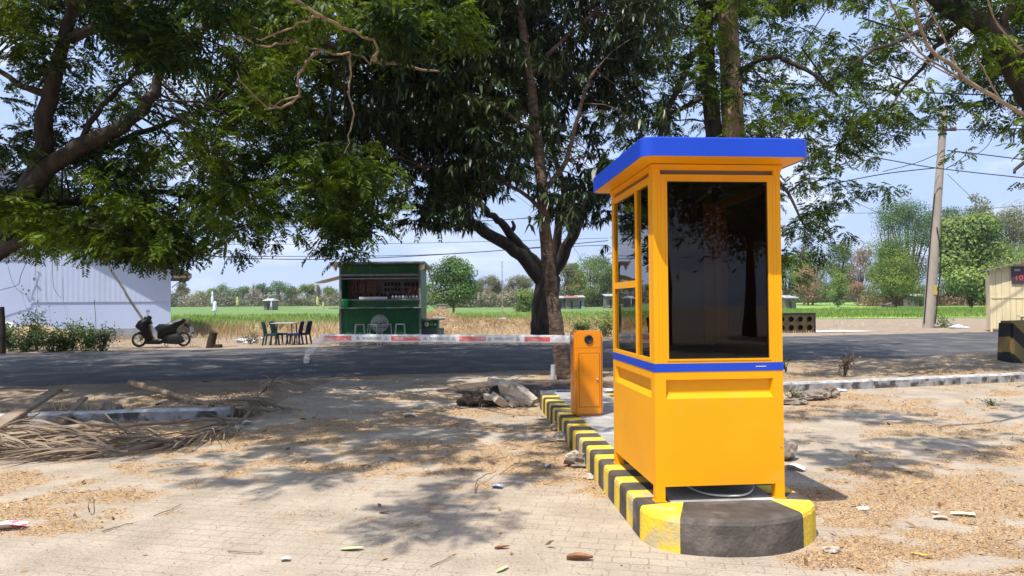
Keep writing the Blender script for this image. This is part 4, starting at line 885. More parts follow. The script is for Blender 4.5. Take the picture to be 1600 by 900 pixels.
xs_ = [.30, .43, .62, .75, .93, 1.06, 1.19]
for i, x in enumerate(xs_): o = s0 if i == 0 else copy_tree(s0, (0, 0, 0)); loc3(o, (sx+x, sy+.7, 2.42)); o.scale = (1, 1, .85 if i % 3 else 1.1)
def packet():
    mb = MB(); mb.add([(-.04, 0, 0), (.04, 0, 0), (.045, 0, -.13), (-.045, 0, -.13), (0, -.03, -.07), (0, .02, -.07)], [(0, 1, 4), (1, 2, 4), (2, 3, 4), (3, 0, 4), (1, 0, 5), (2, 1, 5), (3, 2, 5), (0, 3, 5)])
    mb.box(-.042, .042, -.003, .003, 0, .014); return mb.build('snack_packet', BRN, label='small dark snack packet hung on the back board of the stall', cat='packet', group='snack packets on the stall back board')
p0 = packet(); cnt = 0
for r_, (z, xs_) in enumerate([(2.33, [1.55, 1.68, 1.82, 1.96, 2.10, 2.32, 2.45, 2.62, 2.78]), (2.12, [1.55, 1.68, 1.82, 1.96, 2.10, 2.34, 2.47]), (1.92, [.56, .72, .98, 1.10, 1.24, 1.40, 1.54, 1.74, 1.86, 2.0, 2.12])]):
    for x in xs_: o = p0 if cnt == 0 else copy_tree(p0, (0, 0, 0)); loc3(o, (sx+x, sy+.92, z)); cnt += 1
def jar():
    mb = MB(); mb.lathe([(0, 0), (.05, 0), (.052, .10), (.042, .12)], n=12); mb.build
    t = empty('snack_jar', label='clear snack jar with a red lid on the right of the stall counter', cat='jar', group='snack jars on the stall counter')
    mb.build('jar_body', WPK, t); mb = MB(); mb.lathe([(.045, .12), (.046, .14), (0, .145)], n=12); mb.build('lid', ORG, t); return t
j0 = jar()
for i in range(8): o = j0 if i == 0 else copy_tree(j0, (0, 0, 0)); loc3(o, (sx+1.98+i*.13, sy+.12, 1.69))
mb = MB(); mb.box(0, 1.05, 0, .25, 0, .015); mb.box(0, 1.05, 0, .01, .015, .09); mb.box(0, 1.05, .24, .25, .015, .09); mb.box(0, .01, .01, .24, .015, .09); mb.box(1.04, 1.05, .01, .24, .015, .09)
loc3(mb.build('display_tray', WHITE, label='long white display tray lying on the stall counter', cat='tray'), (sx+.72, sy+.02, 1.69))
mb = MB(); mb.lathe([(0, 0), (.10, 0), (.13, .30), (.135, .33), (.12, .33), (.11, .28)], n=16); o = mb.build('bucket', mat('bright_green_plastic', (.02, .42, .10), rough=.4), label='bright green bucket hanging on the left of the stall front', cat='bucket'); loc3(o, (sx+.24, sy-.20, 1.375))
mb = MB(); gg = np.random.default_rng(9)
v = [(a*.11, -.01+.02*math.sin(5*a*3+b), b*.08) for b in range(5) for a in range(5)]; mb.add(v, [(i*5+j, i*5+j+1, (i+1)*5+j+1, (i+1)*5+j) for i in range(4) for j in range(4)])
loc3(mb.build('snack_bag', ORG, label='dark red snack bag bunch hanging at the right of the hatch', cat='bag'), (sx+2.5, sy+.5, 1.85))
# bar stools
def stool():
    t = empty('bar_stool', label='grey metal bar stool in front of the stall', cat='stool', group='bar stools before the stall'); m = GREYM2
    mb = MB(); mb.box(-.17, .17, -.15, .15, .735, .765); mb.build('seat', m, t, bevel=.008)
    for a in (-1, 1):
        for b in (-1, 1): mb = MB(); mb.tube([(a*.15, b*.13, .74), (a*.21, b*.18, 0)], .014, 6); mb.build('leg', m, t)
    mb = MB()
    for b in (-1, 1): mb.tube([(-.20, b*.17, .22), (.20, b*.17, .22)], .010, 6)
    for a in (-1, 1): mb.tube([(a*.20, -.17, .22), (a*.20, .17, .22)], .010, 6)
    mb.build('footrest', m, t); return t
GREYM2 = mat('pale_metal', (.52, .54, .52), rough=.4, metal=.2)
st = stool(); labs = ['leftmost of the four metal bar stools before the green stall', 'second metal bar stool from the left, touching the round sign', 'third metal bar stool from the left, right edge of the round sign', 'rightmost metal bar stool before the green stall']
for i, pxx in enumerate((562, 583, 604, 625)):
    o = st if i == 0 else copy_tree(st, (0, 0, 0)); o['label'] = labs[i]; loc3(o, ((pxx-800)/F*26.75, 26.75, 0), [.1, -.1, .15, .05][i])
# low green cart beside the stall
ct = empty('food_cart', ((658-800)/F*27.4, 27.4, 0), label='low green cart with round white logo on a grey base, right of the stall', cat='cart')
mb = MB(); mb.box(.0, .80, 0, .6, 0, .56); mb.build('base', mat('dark_grey_panel', (.09, .10, .11), rough=.6), ct)
mb = MB(); mb.box(.0, .63, .02, .6, .563, .87); pn = mb.build('cabinet', GREEN, ct)
mb = MB(); mb.add([(-.03, -.05, .90), (.86, -.05, .875), (.86, .62, .90), (-.03, .62, .92), (-.03, -.05, .92), (.86, -.05, .895), (.86, .62, .92), (-.03, .62, .94)], [(0, 1, 2, 3), (4, 7, 6, 5), (0, 4, 5, 1), (1, 5, 6, 2), (2, 6, 7, 3), (3, 7, 4, 0)]); mb.build('lid', GREEN, ct)
mb = MB(); mb.lathe([(0, .012), (.09, .012), (.09, .018)], (.20, 0, .72), 'y', 20); mb.lathe([(0, .012), (.035, .012), (.035, .018)], (.52, 0, .71), 'y', 14); mb.build('logo_disc', WHITE, pn)
mb = MB(); [mb.box(.34, .44, .012, .018, z, z+.018) for z in (.75, .71, .67)]; mb.build('lettering', mat('yellow_letters', (.6, .5, .05), rough=.5), pn)

# table and plastic chairs
CHG = mat('dark_green_plastic', (.012, .05, .045), (.018, .06, .055), rough=.35); CHB = mat('navy_plastic', (.016, .018, .075), (.02, .022, .085), rough=.35)
def chair(m):
    t = empty('plastic_chair', cat='chair', group='plastic chairs at the roadside table')
    mb = MB(); mb.box(-.22, .22, -.21, .22, .36, .445); mb.build('seat', m, t, bevel=.012)
    for a in (-1, 1):
        mb = MB(); mb.tube([(a*.20, -.19, .43), (a*.235, -.23, 0)], .034, 6); mb.build('leg', m, t)
        mb = MB(); mb.tube([(a*.20, .20, .43), (a*.225, .27, 0)], .034, 6); mb.build('leg', m, t)
    mb = MB()
    for k in range(5): x = -.18+k*.09; mb.tube([(x, .21, .40), (x, .25, .66), (x*.95, .30, .86)], .034, 5)
    mb.tube([(-.20, .30, .86), (0, .305, .885), (.20, .30, .86)], .026, 6); mb.tube([(-.215, .21, .44), (-.22, .25, .66), (-.20, .30, .86)], .022, 6); mb.tube([(.215, .21, .44), (.22, .25, .66), (.20, .30, .86)], .022, 6)
    mb.build('backrest', m, t); return t
cg = chair(CHG); cb = chair(CHB)
loc3(cg, (-8.92, 26.75, 0), R(96)); cg['label'] = 'dark green plastic chair, front one at the left of the table'
copy_tree(cg, (-8.78, 27.25, 0), R(84), 'dark green plastic chair, rear one at the left of the table')
loc3(cb, (-8.10, 26.85, 0), R(-88)); cb['label'] = 'navy blue plastic chair, front one at the right of the table'
copy_tree(cb, (-7.93, 27.3, 0), R(-95), 'navy blue plastic chair, rear one at the right of the table')
t = empty('table', (-8.52, 27.0, 0), .05, label='small white-topped table between the green and the navy chairs', cat='table')
mb = MB(); mb.box(-.42, .42, -.40, .40, .80, .83); mb.build('tabletop', mat('table_top', (.45, .45, .43), rough=.4), t, bevel=.01)
for a in (-1, 1):
    for b in (-1, 1): mb = MB(); mb.tube([(a*.36, b*.34, .80), (a*.38, b*.36, 0)], .022, 6); mb.build('leg', CHG, t)

# ------------------------------------------------------------------ motor scooter (local: x towards the front, z up), facing left
PB = mat('scooter_black_paint', (.006, .006, .008), (.008, .008, .010), rough=.35, spec=.25, coat=.05); PR = mat('scooter_maroon_black', (.010, .007, .010), rough=.45, spec=.2); RUB = mat('rubber', (.012, .012, .012), rough=.85)
SEATM = mat('seat_vinyl', (.022, .022, .026), rough=.42, spec=.5); CHR = mat('alloy', (.55, .54, .50), rough=.3, metal=.8)
sct = empty('motor_scooter', (-11.80, 25.95, .03), math.pi+.10, label='black motor scooter parked on its stand before the white building', cat='scooter')
sct.scale = (.93, 1, 1)
s466 = lambda l: [((955-a)/450, (692-b)/450) for a, b in l]
def wheel(cx_, r_, w):
    r_ += .03
    t = empty('wheel', (cx_, 0, r_)); t.parent = sct
    mb = MB(); N = 28; v = []
    for i in range(N):
        a = 2*math.pi*i/N
        for k in range(8): q = 2*math.pi*k/8; rr_ = r_-.045+.045*math.cos(q); v.append((rr_*math.cos(a), w*math.sin(q), rr_*math.sin(a)))
    mb.add(v, [(i*8+k, i*8+(k+1) % 8, ((i+1) % N)*8+(k+1) % 8, ((i+1) % N)*8+k) for i in range(N) for k in range(8)], 0, True); mb.build('tyre', RUB, t)
    mb = MB(); mb.lathe([(r_-.09, -.03), (r_-.075, -.035), (r_-.075, .035), (r_-.09, .03)], axis='y', n=28); mb.lathe([(0, -.05), (.035, -.05), (.035, .05), (0, .05)], axis='y', n=12)
    for k in range(5): a = 2*math.pi*k/5+.3; mb.tube([(0, 0, 0), (math.cos(a)*(r_-.08), 0, math.sin(a)*(r_-.08))], .014, 5)
    mb.build('rim', CHR, t); return t
wheel(0, .235, .05); fw = wheel(1.64, .235, .045); fw.rotation_euler = (0, 0, .35)
mb = MB(); mb.prism(s466([(480, 380), (560, 330), (700, 318), (930, 250), (1000, 258), (965, 315), (880, 372), (840, 440), (700, 470), (600, 560), (530, 560), (530, 450)]), -.14, .14, inset=.06); mb.build('side_panels', PB, sct)
mb = MB(); mb.prism(s466([(495, 372), (560, 322), (640, 322), (720, 305), (800, 268), (960, 238), (985, 250), (900, 292), (820, 322), (700, 352), (600, 366)]), -.12, .12, inset=.10); mb.build('seat', SEATM, sct)
mb = MB(); mb.prism(s466([(180, 330), (215, 275), (270, 245), (385, 225), (425, 315), (385, 325), (395, 400), (440, 560), (400, 600), (345, 600), (322, 530), (262, 440), (172, 372)]), -.16, .16, inset=.12); mb.build('front_fairing', PR, sct)
mb = MB(); mb.prism(s466([(340, 645), (345, 590), (440, 572), (560, 572), (600, 560), (700, 600), (560, 648)]), -.13, .13, inset=.05); mb.build('floorboard', PB, sct)
mb = MB(); mb.prism(s466([(590, 470), (700, 440), (860, 450), (960, 560), (960, 620), (860, 655), (640, 640), (560, 560)]), -.09, .10, inset=.08); mb.build('engine', BLK, sct)
mb = MB(); mb.prism(s466([(200, 462), (150, 510), (165, 480), (230, 440), (290, 470), (320, 560), (296, 540), (262, 480)]), -.055, .055); mb.build('front_mudguard', PB, sct)
mb = MB(); mb.tube([(1.64-.08, .07, .235), (1.50, .07, .52)], .022, 8); mb.tube([(1.64-.08, -.07, .235), (1.50, -.07, .52)], .022, 8); mb.tube([(1.52, 0, .5), (1.34, 0, 1.0)], .03, 8); mb.build('fork', BLK, sct)
hb = empty('handlebar', (1.33, 0, 1.05)); hb.parent = sct; hb.rotation_euler = (0, 0, .28)
mb = MB(); limb(mb, [(-.10, .36, .0), (-.05, .2, .03), (0, 0, .02), (-.05, -.2, .03), (-.10, -.36, 0)], .016, .016, 8, 0, 4, 0)
mb.tube([(-.09, .36, 0), (-.06, .22, .02)], .024, 8); mb.tube([(-.09, -.36, 0), (-.06, -.22, .02)], .024, 8); mb.build('grips', RUB, hb)
mb = MB(); mb.prism([(-.14, -.02), (-.10, .06), (.0, .08), (.12, .02), (.15, -.06), (.02, -.12), (-.10, -.10)], -.11, .11, inset=.2); mb.build('handlebar_cover', PB, hb)
for s in (-1, 1):
    mb = MB(); mb.tube([(-.02, s*.18, .03), (.0, s*.24, .14), (-.02, s*.27, .20)], .008, 6); ms = mb.build('mirror', BLK, hb)
    mb = MB(); v = [(-.02+.015*math.cos(q)*0, s*.29+.075*math.cos(q), .23+.045*math.sin(q)) for q in [k*math.pi/6 for k in range(12)]]; v += [(a+.025, b, c) for a, b, c in v]; mb.add(v, [tuple(range(12)), tuple(range(12, 24))]+[(i, (i+1) % 12, 12+(i+1) % 12, 12+i) for i in range(12)]); mb.build('mirror_glass', BLK, ms)
mb = MB(); mb.prism(s466([(155, 372), (172, 330), (200, 290), (222, 300), (225, 350), (195, 385)]), -.09, .09, inset=.2); mb.build('headlight', mat('smoky_lens', (.10, .10, .11), rough=.1, spec=.8), sct)
mb = MB(); mb.prism(s466([(960, 318), (1010, 318), (1085, 345), (1120, 480), (1105, 490), (1040, 400), (960, 350)]), -.03, .03); rm = mb.build('rear_mudguard', BLK, sct)
mb = MB(); mb.prism(s466([(1055, 372), (1105, 365), (1125, 455), (1070, 470)]), -.034, .034); mb.build('number_plate', mat('grey_plate', (.16, .17, .19), rough=.4), rm)
mb = MB(); mb.prism(s466([(940, 262), (1000, 262), (985, 310), (930, 320)]), -.08, .08, inset=.1); mb.build('tail_light', mat('tail_lens', (.30, .02, .02), rough=.2), sct)
mb = MB(); mb.tube([(.30, -.14, .22), (.10, -.16, .25), (-.28, -.17, .38)], [.03, .05, .055], 10); mb.build('exhaust', CHR, sct)
mb = MB(); mb.tube([(.55, .10, .12), (.50, .22, -.02)], .012, 6); mb.tube([(.72, .0, .10), (.66, -.14, -.03)], .012, 6); mb.build('side_stand', BLK, sct)
mb = MB(); mb.prism(s466([(395, 335), (425, 335), (520, 540), (490, 535)]), -.03, .03); mb.build('leg_shield_trim', GREYM2, sct)

# ------------------------------------------------------------------ white building at the left
bld = empty('warehouse', (-15.55, 32.9, 0), .45, label='pale blue-white building with corrugated upper wall and brown-edged roof at the left', cat='building')
BL = 30.0
def gz(x, e=3.35): return e+min(-x, 12)*.62-max(0, -x-12)*.62      # gable line
mb = MB(); mb.box(-BL, 0, .0, .2, -.1, .5); mb.build('plinth', PLINTH, bld)
mb = MB(); mb.box(-BL, 0, .03, .2, .5, 1.74); mb.box(-BL, -5.35, .03, .2, 1.74, 3.5); pw = mb.build('plaster_wall', WALLW, bld)
mb = MB(); v = []; xs_ = np.arange(-BL, .001, .05)
for i, x in enumerate(xs_):
    z0 = 1.68 if x > -5.35 else 3.46; y = .0+.003*math.sin(i*math.pi/2*1.0+.7); v += [(x, y, z0), (x, y, max(gz(x), z0+.1))]
mb.add(v, [(2*i, 2*i+2, 2*i+3, 2*i+1) for i in range(len(xs_)-1)], 0, False); mb.build('corrugated_wall', WALLC, bld)
mb = MB(); mb.box(-.2, 0, .2, 12, -.1, 3.3); mb.build('end_wall', WALLW, bld)
ROOFM = mat('brown_roof_sheet', (.17, .145, .12), (.24, .20, .17), rough=.7, scale=3)
mb = MB()
for a, b in (((.85, 2.83), (-12, gz(-12)+.05)), ((-12, gz(-12)+.05), (-24.8, 2.83))):
    v = [(a[0], -.7, a[1]), (b[0], -.7, b[1]), (b[0], 12.5, b[1]), (a[0], 12.5, a[1])]; mb.add(v+[(p, q, r_+.09) for p, q, r_ in v], [(0, 1, 2, 3), (4, 7, 6, 5), (0, 4, 5, 1), (1, 5, 6, 2), (2, 6, 7, 3), (3, 7, 4, 0)])
mb.build('roof', ROOFM, bld)
mb = MB(); mb.box(.10, .85, -.7, -.64, 2.74, 2.84); [mb.box(.02, .85, y, y+.06, 2.74, 2.84) for y in (.5, 2, 4)]; mb.tube([(.55, -.3, 2.78), (.03, -.3, 2.3)], .02, 6); mb.build('eave_rafters', ROOFM, bld)
WIRE = mat('black_wire', (.015, .015, .016), rough=.6)
mb = MB(); Yb = lambda x: 32.82+(x+15.55)*.483-.1
def WY(a): k = (a-800)/F; return (32.82+.483*15.55)/(1-.483*k)-.12
def onw(l, r_=.012): limb(mb, [at(a, b, WY(a)) for a, b in l], r_, r_, 4, 0, 3, 0)
onw([(-20, 460), (5, 452), (28, 445), (32, 432), (40, 412), (45, 395)]); onw([(82, 402), (82, 425), (84, 448), (90, 460), (96, 465)], .009); onw([(147, 468), (149, 490), (150, 512), (150, 525)])
onw([(12, 415), (17, 432), (22, 445), (30, 455), (40, 460)], .008); onw([(55, 400), (56, 430), (59, 460), (57, 480), (52, 505)], .006)
o = mb.build('wall_cables', WIRE); parent_keep(o, empty('cable_run', (-20, 32.4, 0), label='thin black cables hanging over the white building wall', cat='cable'))
# stains on the plaster
mb = MB(); gg = random.Random(8)
for a, b in [(34, 447), (45, 454), (41, 460), (53, 436), (55, 415), (59, 470), (60, 478), (58, 484), (55, 493), (53, 500), (30, 490), (36, 452)]:
    p = at(a, b, WY(a)+.10); r_ = gg.uniform(.03, .07); v = [(p.x+math.cos(k)*r_*gg.uniform(.5, 1.2), p.y-.0, p.z+math.sin(k)*r_*gg.uniform(.5, 1.4)) for k in range(6)]; mb.add(v+[(q[0], q[1]+.01, q[2]) for q in v], [tuple(range(6)), tuple(range(6, 12))]+[(i, (i+1) % 6, 6+(i+1) % 6, 6+i) for i in range(6)])
o = mb.build('stains', mat('stain', (.10, .11, .14), rough=.9)); parent_keep(o, bld); bpy.context.view_layer.update(); o.matrix_parent_inverse = bld.matrix_world.inverted()
mb = MB(); limb(mb, [at(146, 380, 30.4), at(185, 440, 30.0), at(228, 508, 29.6)], .04, .05, 7, .01, 6); limb(mb, [at(228, 508, 29.6), at(243, 535, 29.5)], .05, .055, 7)
mb.build('bamboo_pole', mat('bamboo', (.045, .033, .024), (.12, .09, .06), rough=.6, scale=3, stretch=(1, 1, 3)), label='long bamboo pole leaning against the white building behind the scooter', cat='pole')
# ------------------------------------------------------------------ shrubs and weeds
def bush(name, p, h, wd, m, label, n=420, leaf=.09, seed=0, group=None, stems=7, cat='bush'):
    g = np.random.default_rng(seed+300); random.seed(seed+5); t = empty(name, p, label=label, cat=cat, group=group); mb = MB(); tips = []
    for k in range(stems):
        a = g.uniform(0, 6.283); q = g.uniform(.1, .5)*wd; e = Vector((math.cos(a)*q, math.sin(a)*q*.7, h*g.uniform(.55, 1)))
        mb.tube([(0, 0, -.03), (e.x*.4, e.y*.4, e.z*.5), tuple(e)], [.012, .008, .004], 4); tips.append(e)
    mb.build('stems', BARK_M, t); T_ = np.array([list(e) for e in tips]); i = g.integers(0, stems, n); u = g.random(n)**.6
    P = T_[i]*u[:, None]+g.normal(0, wd*.10, (n, 3)); P[:, 2] = np.abs(P[:, 2]); D = g.normal(0, 1, (n, 3)); D /= np.linalg.norm(D, axis=1, keepdims=True); N = g.normal(0, .6, (n, 3))+np.array([0, 0, 1.])
    V, Q = diamonds(P, D, N, leaf*g.uniform(.6, 1.3, n), leaf*.5*g.uniform(.7, 1.2, n), .1); npmesh('foliage', V, Q, m, parent=t, tint=tints(V, 4, g, 2)); return t
GB = 'wild bushes before the white building'
for i, (a, b_, h, w_, lab) in enumerate([(18, 549, 1.05, 1.0, 'low wild bush at the left edge before the white building'), (40, 550, .8, 1.2, 'second low wild bush from the left edge'), (58, 549, 1.35, 1.1, 'tallest wild bush before the white wall with one long shoot'), (80, 550, .9, 1.2, 'leafy bush just right of the tallest one'), (98, 549, .7, 1.0, 'low bush left of the dark upright one'),
                                      (113, 549, 1.1, 1.0, 'dark upright bush below the wall cable'), (135, 549, .95, 1.1, 'bush right of the dark upright one'), (158, 549, .75, 1.0, 'rightmost low bush nearest the scooter'), (5, 545, .9, 1.0, 'bush cut off by the left edge')]):
    bush('wild_bush', gnd(a, b_), h, w_, LEAF_W, lab, 750, .10, i, GB, 9)
bush('weed', gnd(1478, 512), .75, 1.2, LEAF_L, 'thin weeds at the foot of the utility pole', 260, .12, 31, cat='weeds')
bush('roadside_bush', Vector((2.9, 30.6, 0)), 1.0, 1.6, LEAF_L, 'yellow-green weedy bush seen just left of the booth', 800, .12, 32); bush('roadside_bush', Vector((4.0, 31.2, 0)), 1.1, 1.5, LEAF_L, 'yellow-green bush right against the booth edge', 800, .12, 33)
bush('sapling', gnd(1228, 588)+Vector((0, 0, .1)), .32, .22, LEAF_W, 'small fresh green sapling peeking out at the right side of the booth', 60, .07, 34, cat='plant', stems=4)
bush('weed', gnd(1552, 634), .10, .35, LEAF_W, 'small green weed on the lot at the right', 90, .035, 35, cat='weeds'); bush('dry_weed', gnd(1328, 600)+Vector((0, .2, .12)), .45, .5, LEAF_B, 'dry brown weed standing on the verge behind the right kerb', 160, .06, 36, cat='weeds')
bush('weed', Vector((-10.0, 27.5, 0)), .5, .9, LEAF_O, 'tuft of weeds beside the leaning stump', 200, .09, 37, cat='weeds'); bush('weed', gnd(1240, 628), .22, .5, LEAF_O, 'dry weed at the kerb beside the booth', 120, .05, 38, cat='weeds')

# ------------------------------------------------------------------ utility pole and wires
pl = empty('utility_pole', (22.2, 38.6, 0), label='tall tapered concrete utility pole leaning slightly right beyond the road', cat='pole')
base = Vector((22.2, 38.6, 0)); top = at(1476, 165, 38.6)-base
mb = MB(); mb.tube([Vector((0, 0, -.2)), top*.25, top*.5, top*.75, top], [.29, .26, .22, .19, .165], 14); mb.build('shaft', POLEC, pl)
mb = MB()
for z in (.87, .90): c = top*z; mb.lathe([(.17, -.04), (.22, -.04), (.22, .04), (.17, .04)], tuple(c), 'z', 14)
mb.build('band', BLK, pl); c = top*.885
mb = MB(); mb.tube([c+Vector((-.35, -.15, 0)), c+Vector((.55, -.2, .05))], .07, 6); mb.build('bracket', BLK, pl)
mb = MB(); [mb.lathe([(0, -.12), (.09, -.10), (.06, -.03), (.10, .03), (.05, .12), (0, .13)], tuple(c+Vector((x, -.25, .05))), 'z', 10) for x in (-.1, .32, .5)]; mb.build('insulator', mat('brown_ceramic', (.12, .05, .04), rough=.3), pl)
c = top*.17; mb = MB(); mb.box(c.x-.02, c.x+.16, -.29, -.27, c.z-.25, c.z+.25); mb.build('yellow_plate', mat('yellow_plate', (.50, .36, .06), rough=.6), pl)
mb = MB(); limb(mb, [top*.02+Vector((-.29, -.1, 0)), top*.4+Vector((-.29, -.1, 0)), top*.6+Vector((-.23, -.1, 0))], .03, .03, 5); limb(mb, [top*.02+Vector((.2, -.3, 0)), top*.15+Vector((.35, -.1, 0)), top*.32+Vector((.3, -.15, 0)), top*.45+Vector((-.1, -.3, 0))], .035, .03, 5); mb.build('down_cable', WIRE, pl)
pw_ = empty('power_lines', (0, 38, 6), label='black power and telephone wires crossing the sky', cat='wires')
def wire(pts, r_=.022, sag=0, name='wire'):
    mb = MB(); P = [at(*p) for p in pts]; limb(mb, P, r_, r_, 5, 0, 8, 0); o = mb.build(name, WIRE); parent_keep(o, pw_)
wire([(-80, 408, 60), (0, 405, 60), (190, 392, 60), (400, 404, 60), (560, 404, 60), (760, 393, 60), (950, 376, 60)], .035); wire([(-60, 405, 62), (350, 401, 62), (640, 399, 62), (850, 387, 62), (950, 383, 62)], .028)
wire([(-60, 350, 50), (230, 353, 50), (500, 354, 50), (760, 345, 50), (950, 330, 50), (1100, 318, 50)], .03); wire([(300, 382, 70), (640, 380, 70), (950, 372, 70)], .022); wire([(150, 203, 30), (330, 208, 30), (520, 195, 30)], .012)
wire([(1020, 110, 30), (1100, 121, 30), (1300, 135, 30), (1450, 145, 30), (1620, 150, 30)], .03); wire([(1220, 196, 38), (1370, 200, 38), (1470, 203, 38), (1620, 200, 38)], .026)
wire([(1230, 226, 38), (1365, 246, 38), (1466, 263, 38), (1620, 280, 38)], .026); wire([(1230, 305, 38), (1290, 290, 38), (1380, 272, 38), (1466, 262, 38)], .028); wire([(1380, 268, 38), (1430, 255, 38), (1466, 240, 38)], .02)
wire([(1480, 235, 38), (1540, 242, 38), (1620, 252, 38)], .028); wire([(1480, 262, 38), (1510, 250, 38), (1545, 225, 38), (1560, 180, 38), (1570, 150, 38)], .018); wire([(1478, 264, 38), (1500, 250, 38), (1510, 240, 38)], .018)
wire([(1480, 272, 38), (1505, 296, 38), (1530, 320, 38)], .012); wire([(1260, 330, 60), (1330, 333, 60), (1480, 330, 60), (1640, 318, 60)], .02); wire([(1285, 280, 45), (1330, 312, 45), (1400, 345, 45)], .014); wire([(800, 300, 50), (840, 330, 50), (872, 352, 50)], .012); wire([(868, 345, 50), (900, 392, 50), (925, 425, 50)], .010)

# ------------------------------------------------------------------ cream shack, striped parapet, block wall
sh = empty('wooden_shack', (22.3, 33.7, 0), -.35, label='cream plank shack with a sloping tin roof at the right edge', cat='shack')
mb = MB(); gg = random.Random(4); x = 0
while x < 4.5:
    w_ = gg.uniform(.22, .32); zt = 2.84+x*.27; d = gg.uniform(0, .012); mb.box(x+.006, x+w_-.008, -d, .03, .12+gg.uniform(0, .06), zt); x += w_
mb.build('plank_wall', CREAM, sh)
mb = MB(); mb.box(.01, 4.5, .035, .06, .1, 2.6); mb.build('inner_wall', CREAM, sh)
mb = MB(); mb.box(0, .03, .06, .7, .1, 2.6); mb.build('end_wall', CREAM, sh)
mb = MB(); mb.box(.0, .08, -.02, .06, 0, 2.66); mb.box(0, 4.5, -.03, -.014, 1.55, 1.62); mb.build('post', CREAM, sh)
mb = MB(); v = [(-.20, -.35, 2.82), (4.8, -.35, 4.17), (4.8, .8, 4.12), (-.20, .8, 2.80)]; mb.add(v+[(a, b, c+.05) for a, b, c in v], [(0, 1, 2, 3), (4, 7, 6, 5), (0, 4, 5, 1), (1, 5, 6, 2), (2, 6, 7, 3), (3, 7, 4, 0)]); mb.build('roof', ROOFM, sh)
mb = MB(); mb.box(.86, 2.1, -.075, -.045, 2.22, 3.02); sg = mb.build('notice_board', mat('dark_board', (.05, .035, .05), rough=.5), sh)
RT = mat('red_letters', (.62, .06, .05), rough=.6); GT = mat('grey_letters', (.35, .30, .32), rough=.6)
text('10', .36, Matrix.Translation((1.14, -.077, 2.38)) @ UP, RT, sg); text('2', .36, Matrix.Translation((1.60, -.077, 2.38)) @ UP, RT, sg)
for x_ in (1.08, 1.6): mb = MB(); mb.box(x_-.10, x_+.12, -.078, -.0755, 2.80, 2.90); mb.build('print_patch', GT, sg)
mb = MB(); mb.box(1.33, 1.345, -.079, -.0755, 2.24, 3.0); mb.build('panel_joint', mat('joint_red', (.3, .03, .03), rough=.6), sg)
bn = empty('bench', (23.0, 32.75, 0), -.35, label='rough wooden bench in front of the cream shack', cat='bench')
mb = MB(); mb.box(-.05, 2.6, -.2, .2, .72, .78); mb.build('seat', CREAM, bn)
for x_ in (.08, 2.4): mb = MB(); mb.box(x_, x_+.09, -.16, -.08, 0, .72); mb.box(x_, x_+.09, .1, .18, 0, .72); mb.build('leg', CREAM, bn)
mb = MB(); mb.tube([(.14, -.12, .3), (.55, -.12, .70)], .03, 6); mb.build('brace', CREAM, bn)
# parapet with diagonal black and yellow paint
def stripes():
    m = mat('striped_paint', (.3, .2, .03), rough=.8); n = m.node_tree.nodes; l = m.node_tree.links.new; b = n['Principled BSDF']
    tc = n.new('ShaderNodeTexCoord'); mp = n.new('ShaderNodeMapping'); mp.inputs['Rotation'].default_value = (0, R(-42), 0); l(tc.outputs['Object'], mp.inputs[0]); sp = n.new('ShaderNodeSeparateXYZ'); l(mp.outputs[0], sp.inputs[0])
    a = n.new('ShaderNodeMath'); a.operation = 'FRACT'; k = n.new('ShaderNodeMath'); k.operation = 'MULTIPLY'; k.inputs[1].default_value = 1.9; l(sp.outputs['Z'], k.inputs[0]); l(k.outputs[0], a.inputs[0])
    c = n.new('ShaderNodeMath'); c.operation = 'GREATER_THAN'; c.inputs[1].default_value = .5; l(a.outputs[0], c.inputs[0])
    no = n.new('ShaderNodeTexNoise'); no.inputs['Scale'].default_value = 6; no.inputs['Detail'].default_value = 8; r_ = n.new('ShaderNodeValToRGB'); r_.color_ramp.elements[0].color = (.30, .20, .05, 1); r_.color_ramp.elements[1].color = (.20, .15, .07, 1); l(no.outputs['Fac'], r_.inputs[0])
    x = n.new('ShaderNodeMix'); x.data_type = 'RGBA'; l(c.outputs[0], x.inputs['Factor']); x.inputs['A'].default_value = (.025, .024, .022, 1); l(r_.outputs[0], x.inputs['B']); l(x.outputs['Result'], b.inputs['Base Color']); return m
mb = MB(); v = [(0, 0, -.1), (3, .0, -.1), (3, .5, -.1), (.05, .5, -.1), (.05, .05, 1.02), (3, .05, 1.06), (3, .45, 1.06), (.08, .45, 1.02)]
mb.add(v, [(0, 1, 2, 3), (4, 7, 6, 5), (0, 4, 5, 1), (1, 5, 6, 2), (2, 6, 7, 3), (3, 7, 4, 0)]); o = mb.build('parapet', stripes(), bevel=.05, label='low wall with faded black and yellow diagonal stripes at the right edge', cat='wall'); o.location = (11.12, 16.1, 0); o.rotation_euler = (0, 0, .2)
mb = MB(); m_ = mat('dark_faded_block', (.085, .060, .018), (.045, .035, .018), rough=.9, scale=4); NX, NZ, cw = 10, 2, .44
for i in range(NX):
    for j in range(NZ):
        cx_ = i*cw; cz = .05+j*.40; K = 12
        sqr = []; cir = []
        for k in range(K):
            a = 2*math.pi*(k+.5)/K; c_, s_ = math.cos(a), math.sin(a); m__ = max(abs(c_), abs(s_)); sqr.append((cx_+cw/2+c_/m__*cw/2, 0, cz+.2+s_/m__*.2)); cir.append((cx_+cw/2+c_*.135, 0, cz+.2+s_*.135))
        mb.add(sqr+cir, [(k, (k+1) % K, K+(k+1) % K, K+k) for k in range(K)]); mb.add(cir+[(a, .22, b) for a, _, b in cir], [(k, (k+1) % K, K+(k+1) % K, K+k) for k in range(K)], 1); mb.add([(a, .22, b) for a, _, b in cir], [tuple(range(K))], 1)
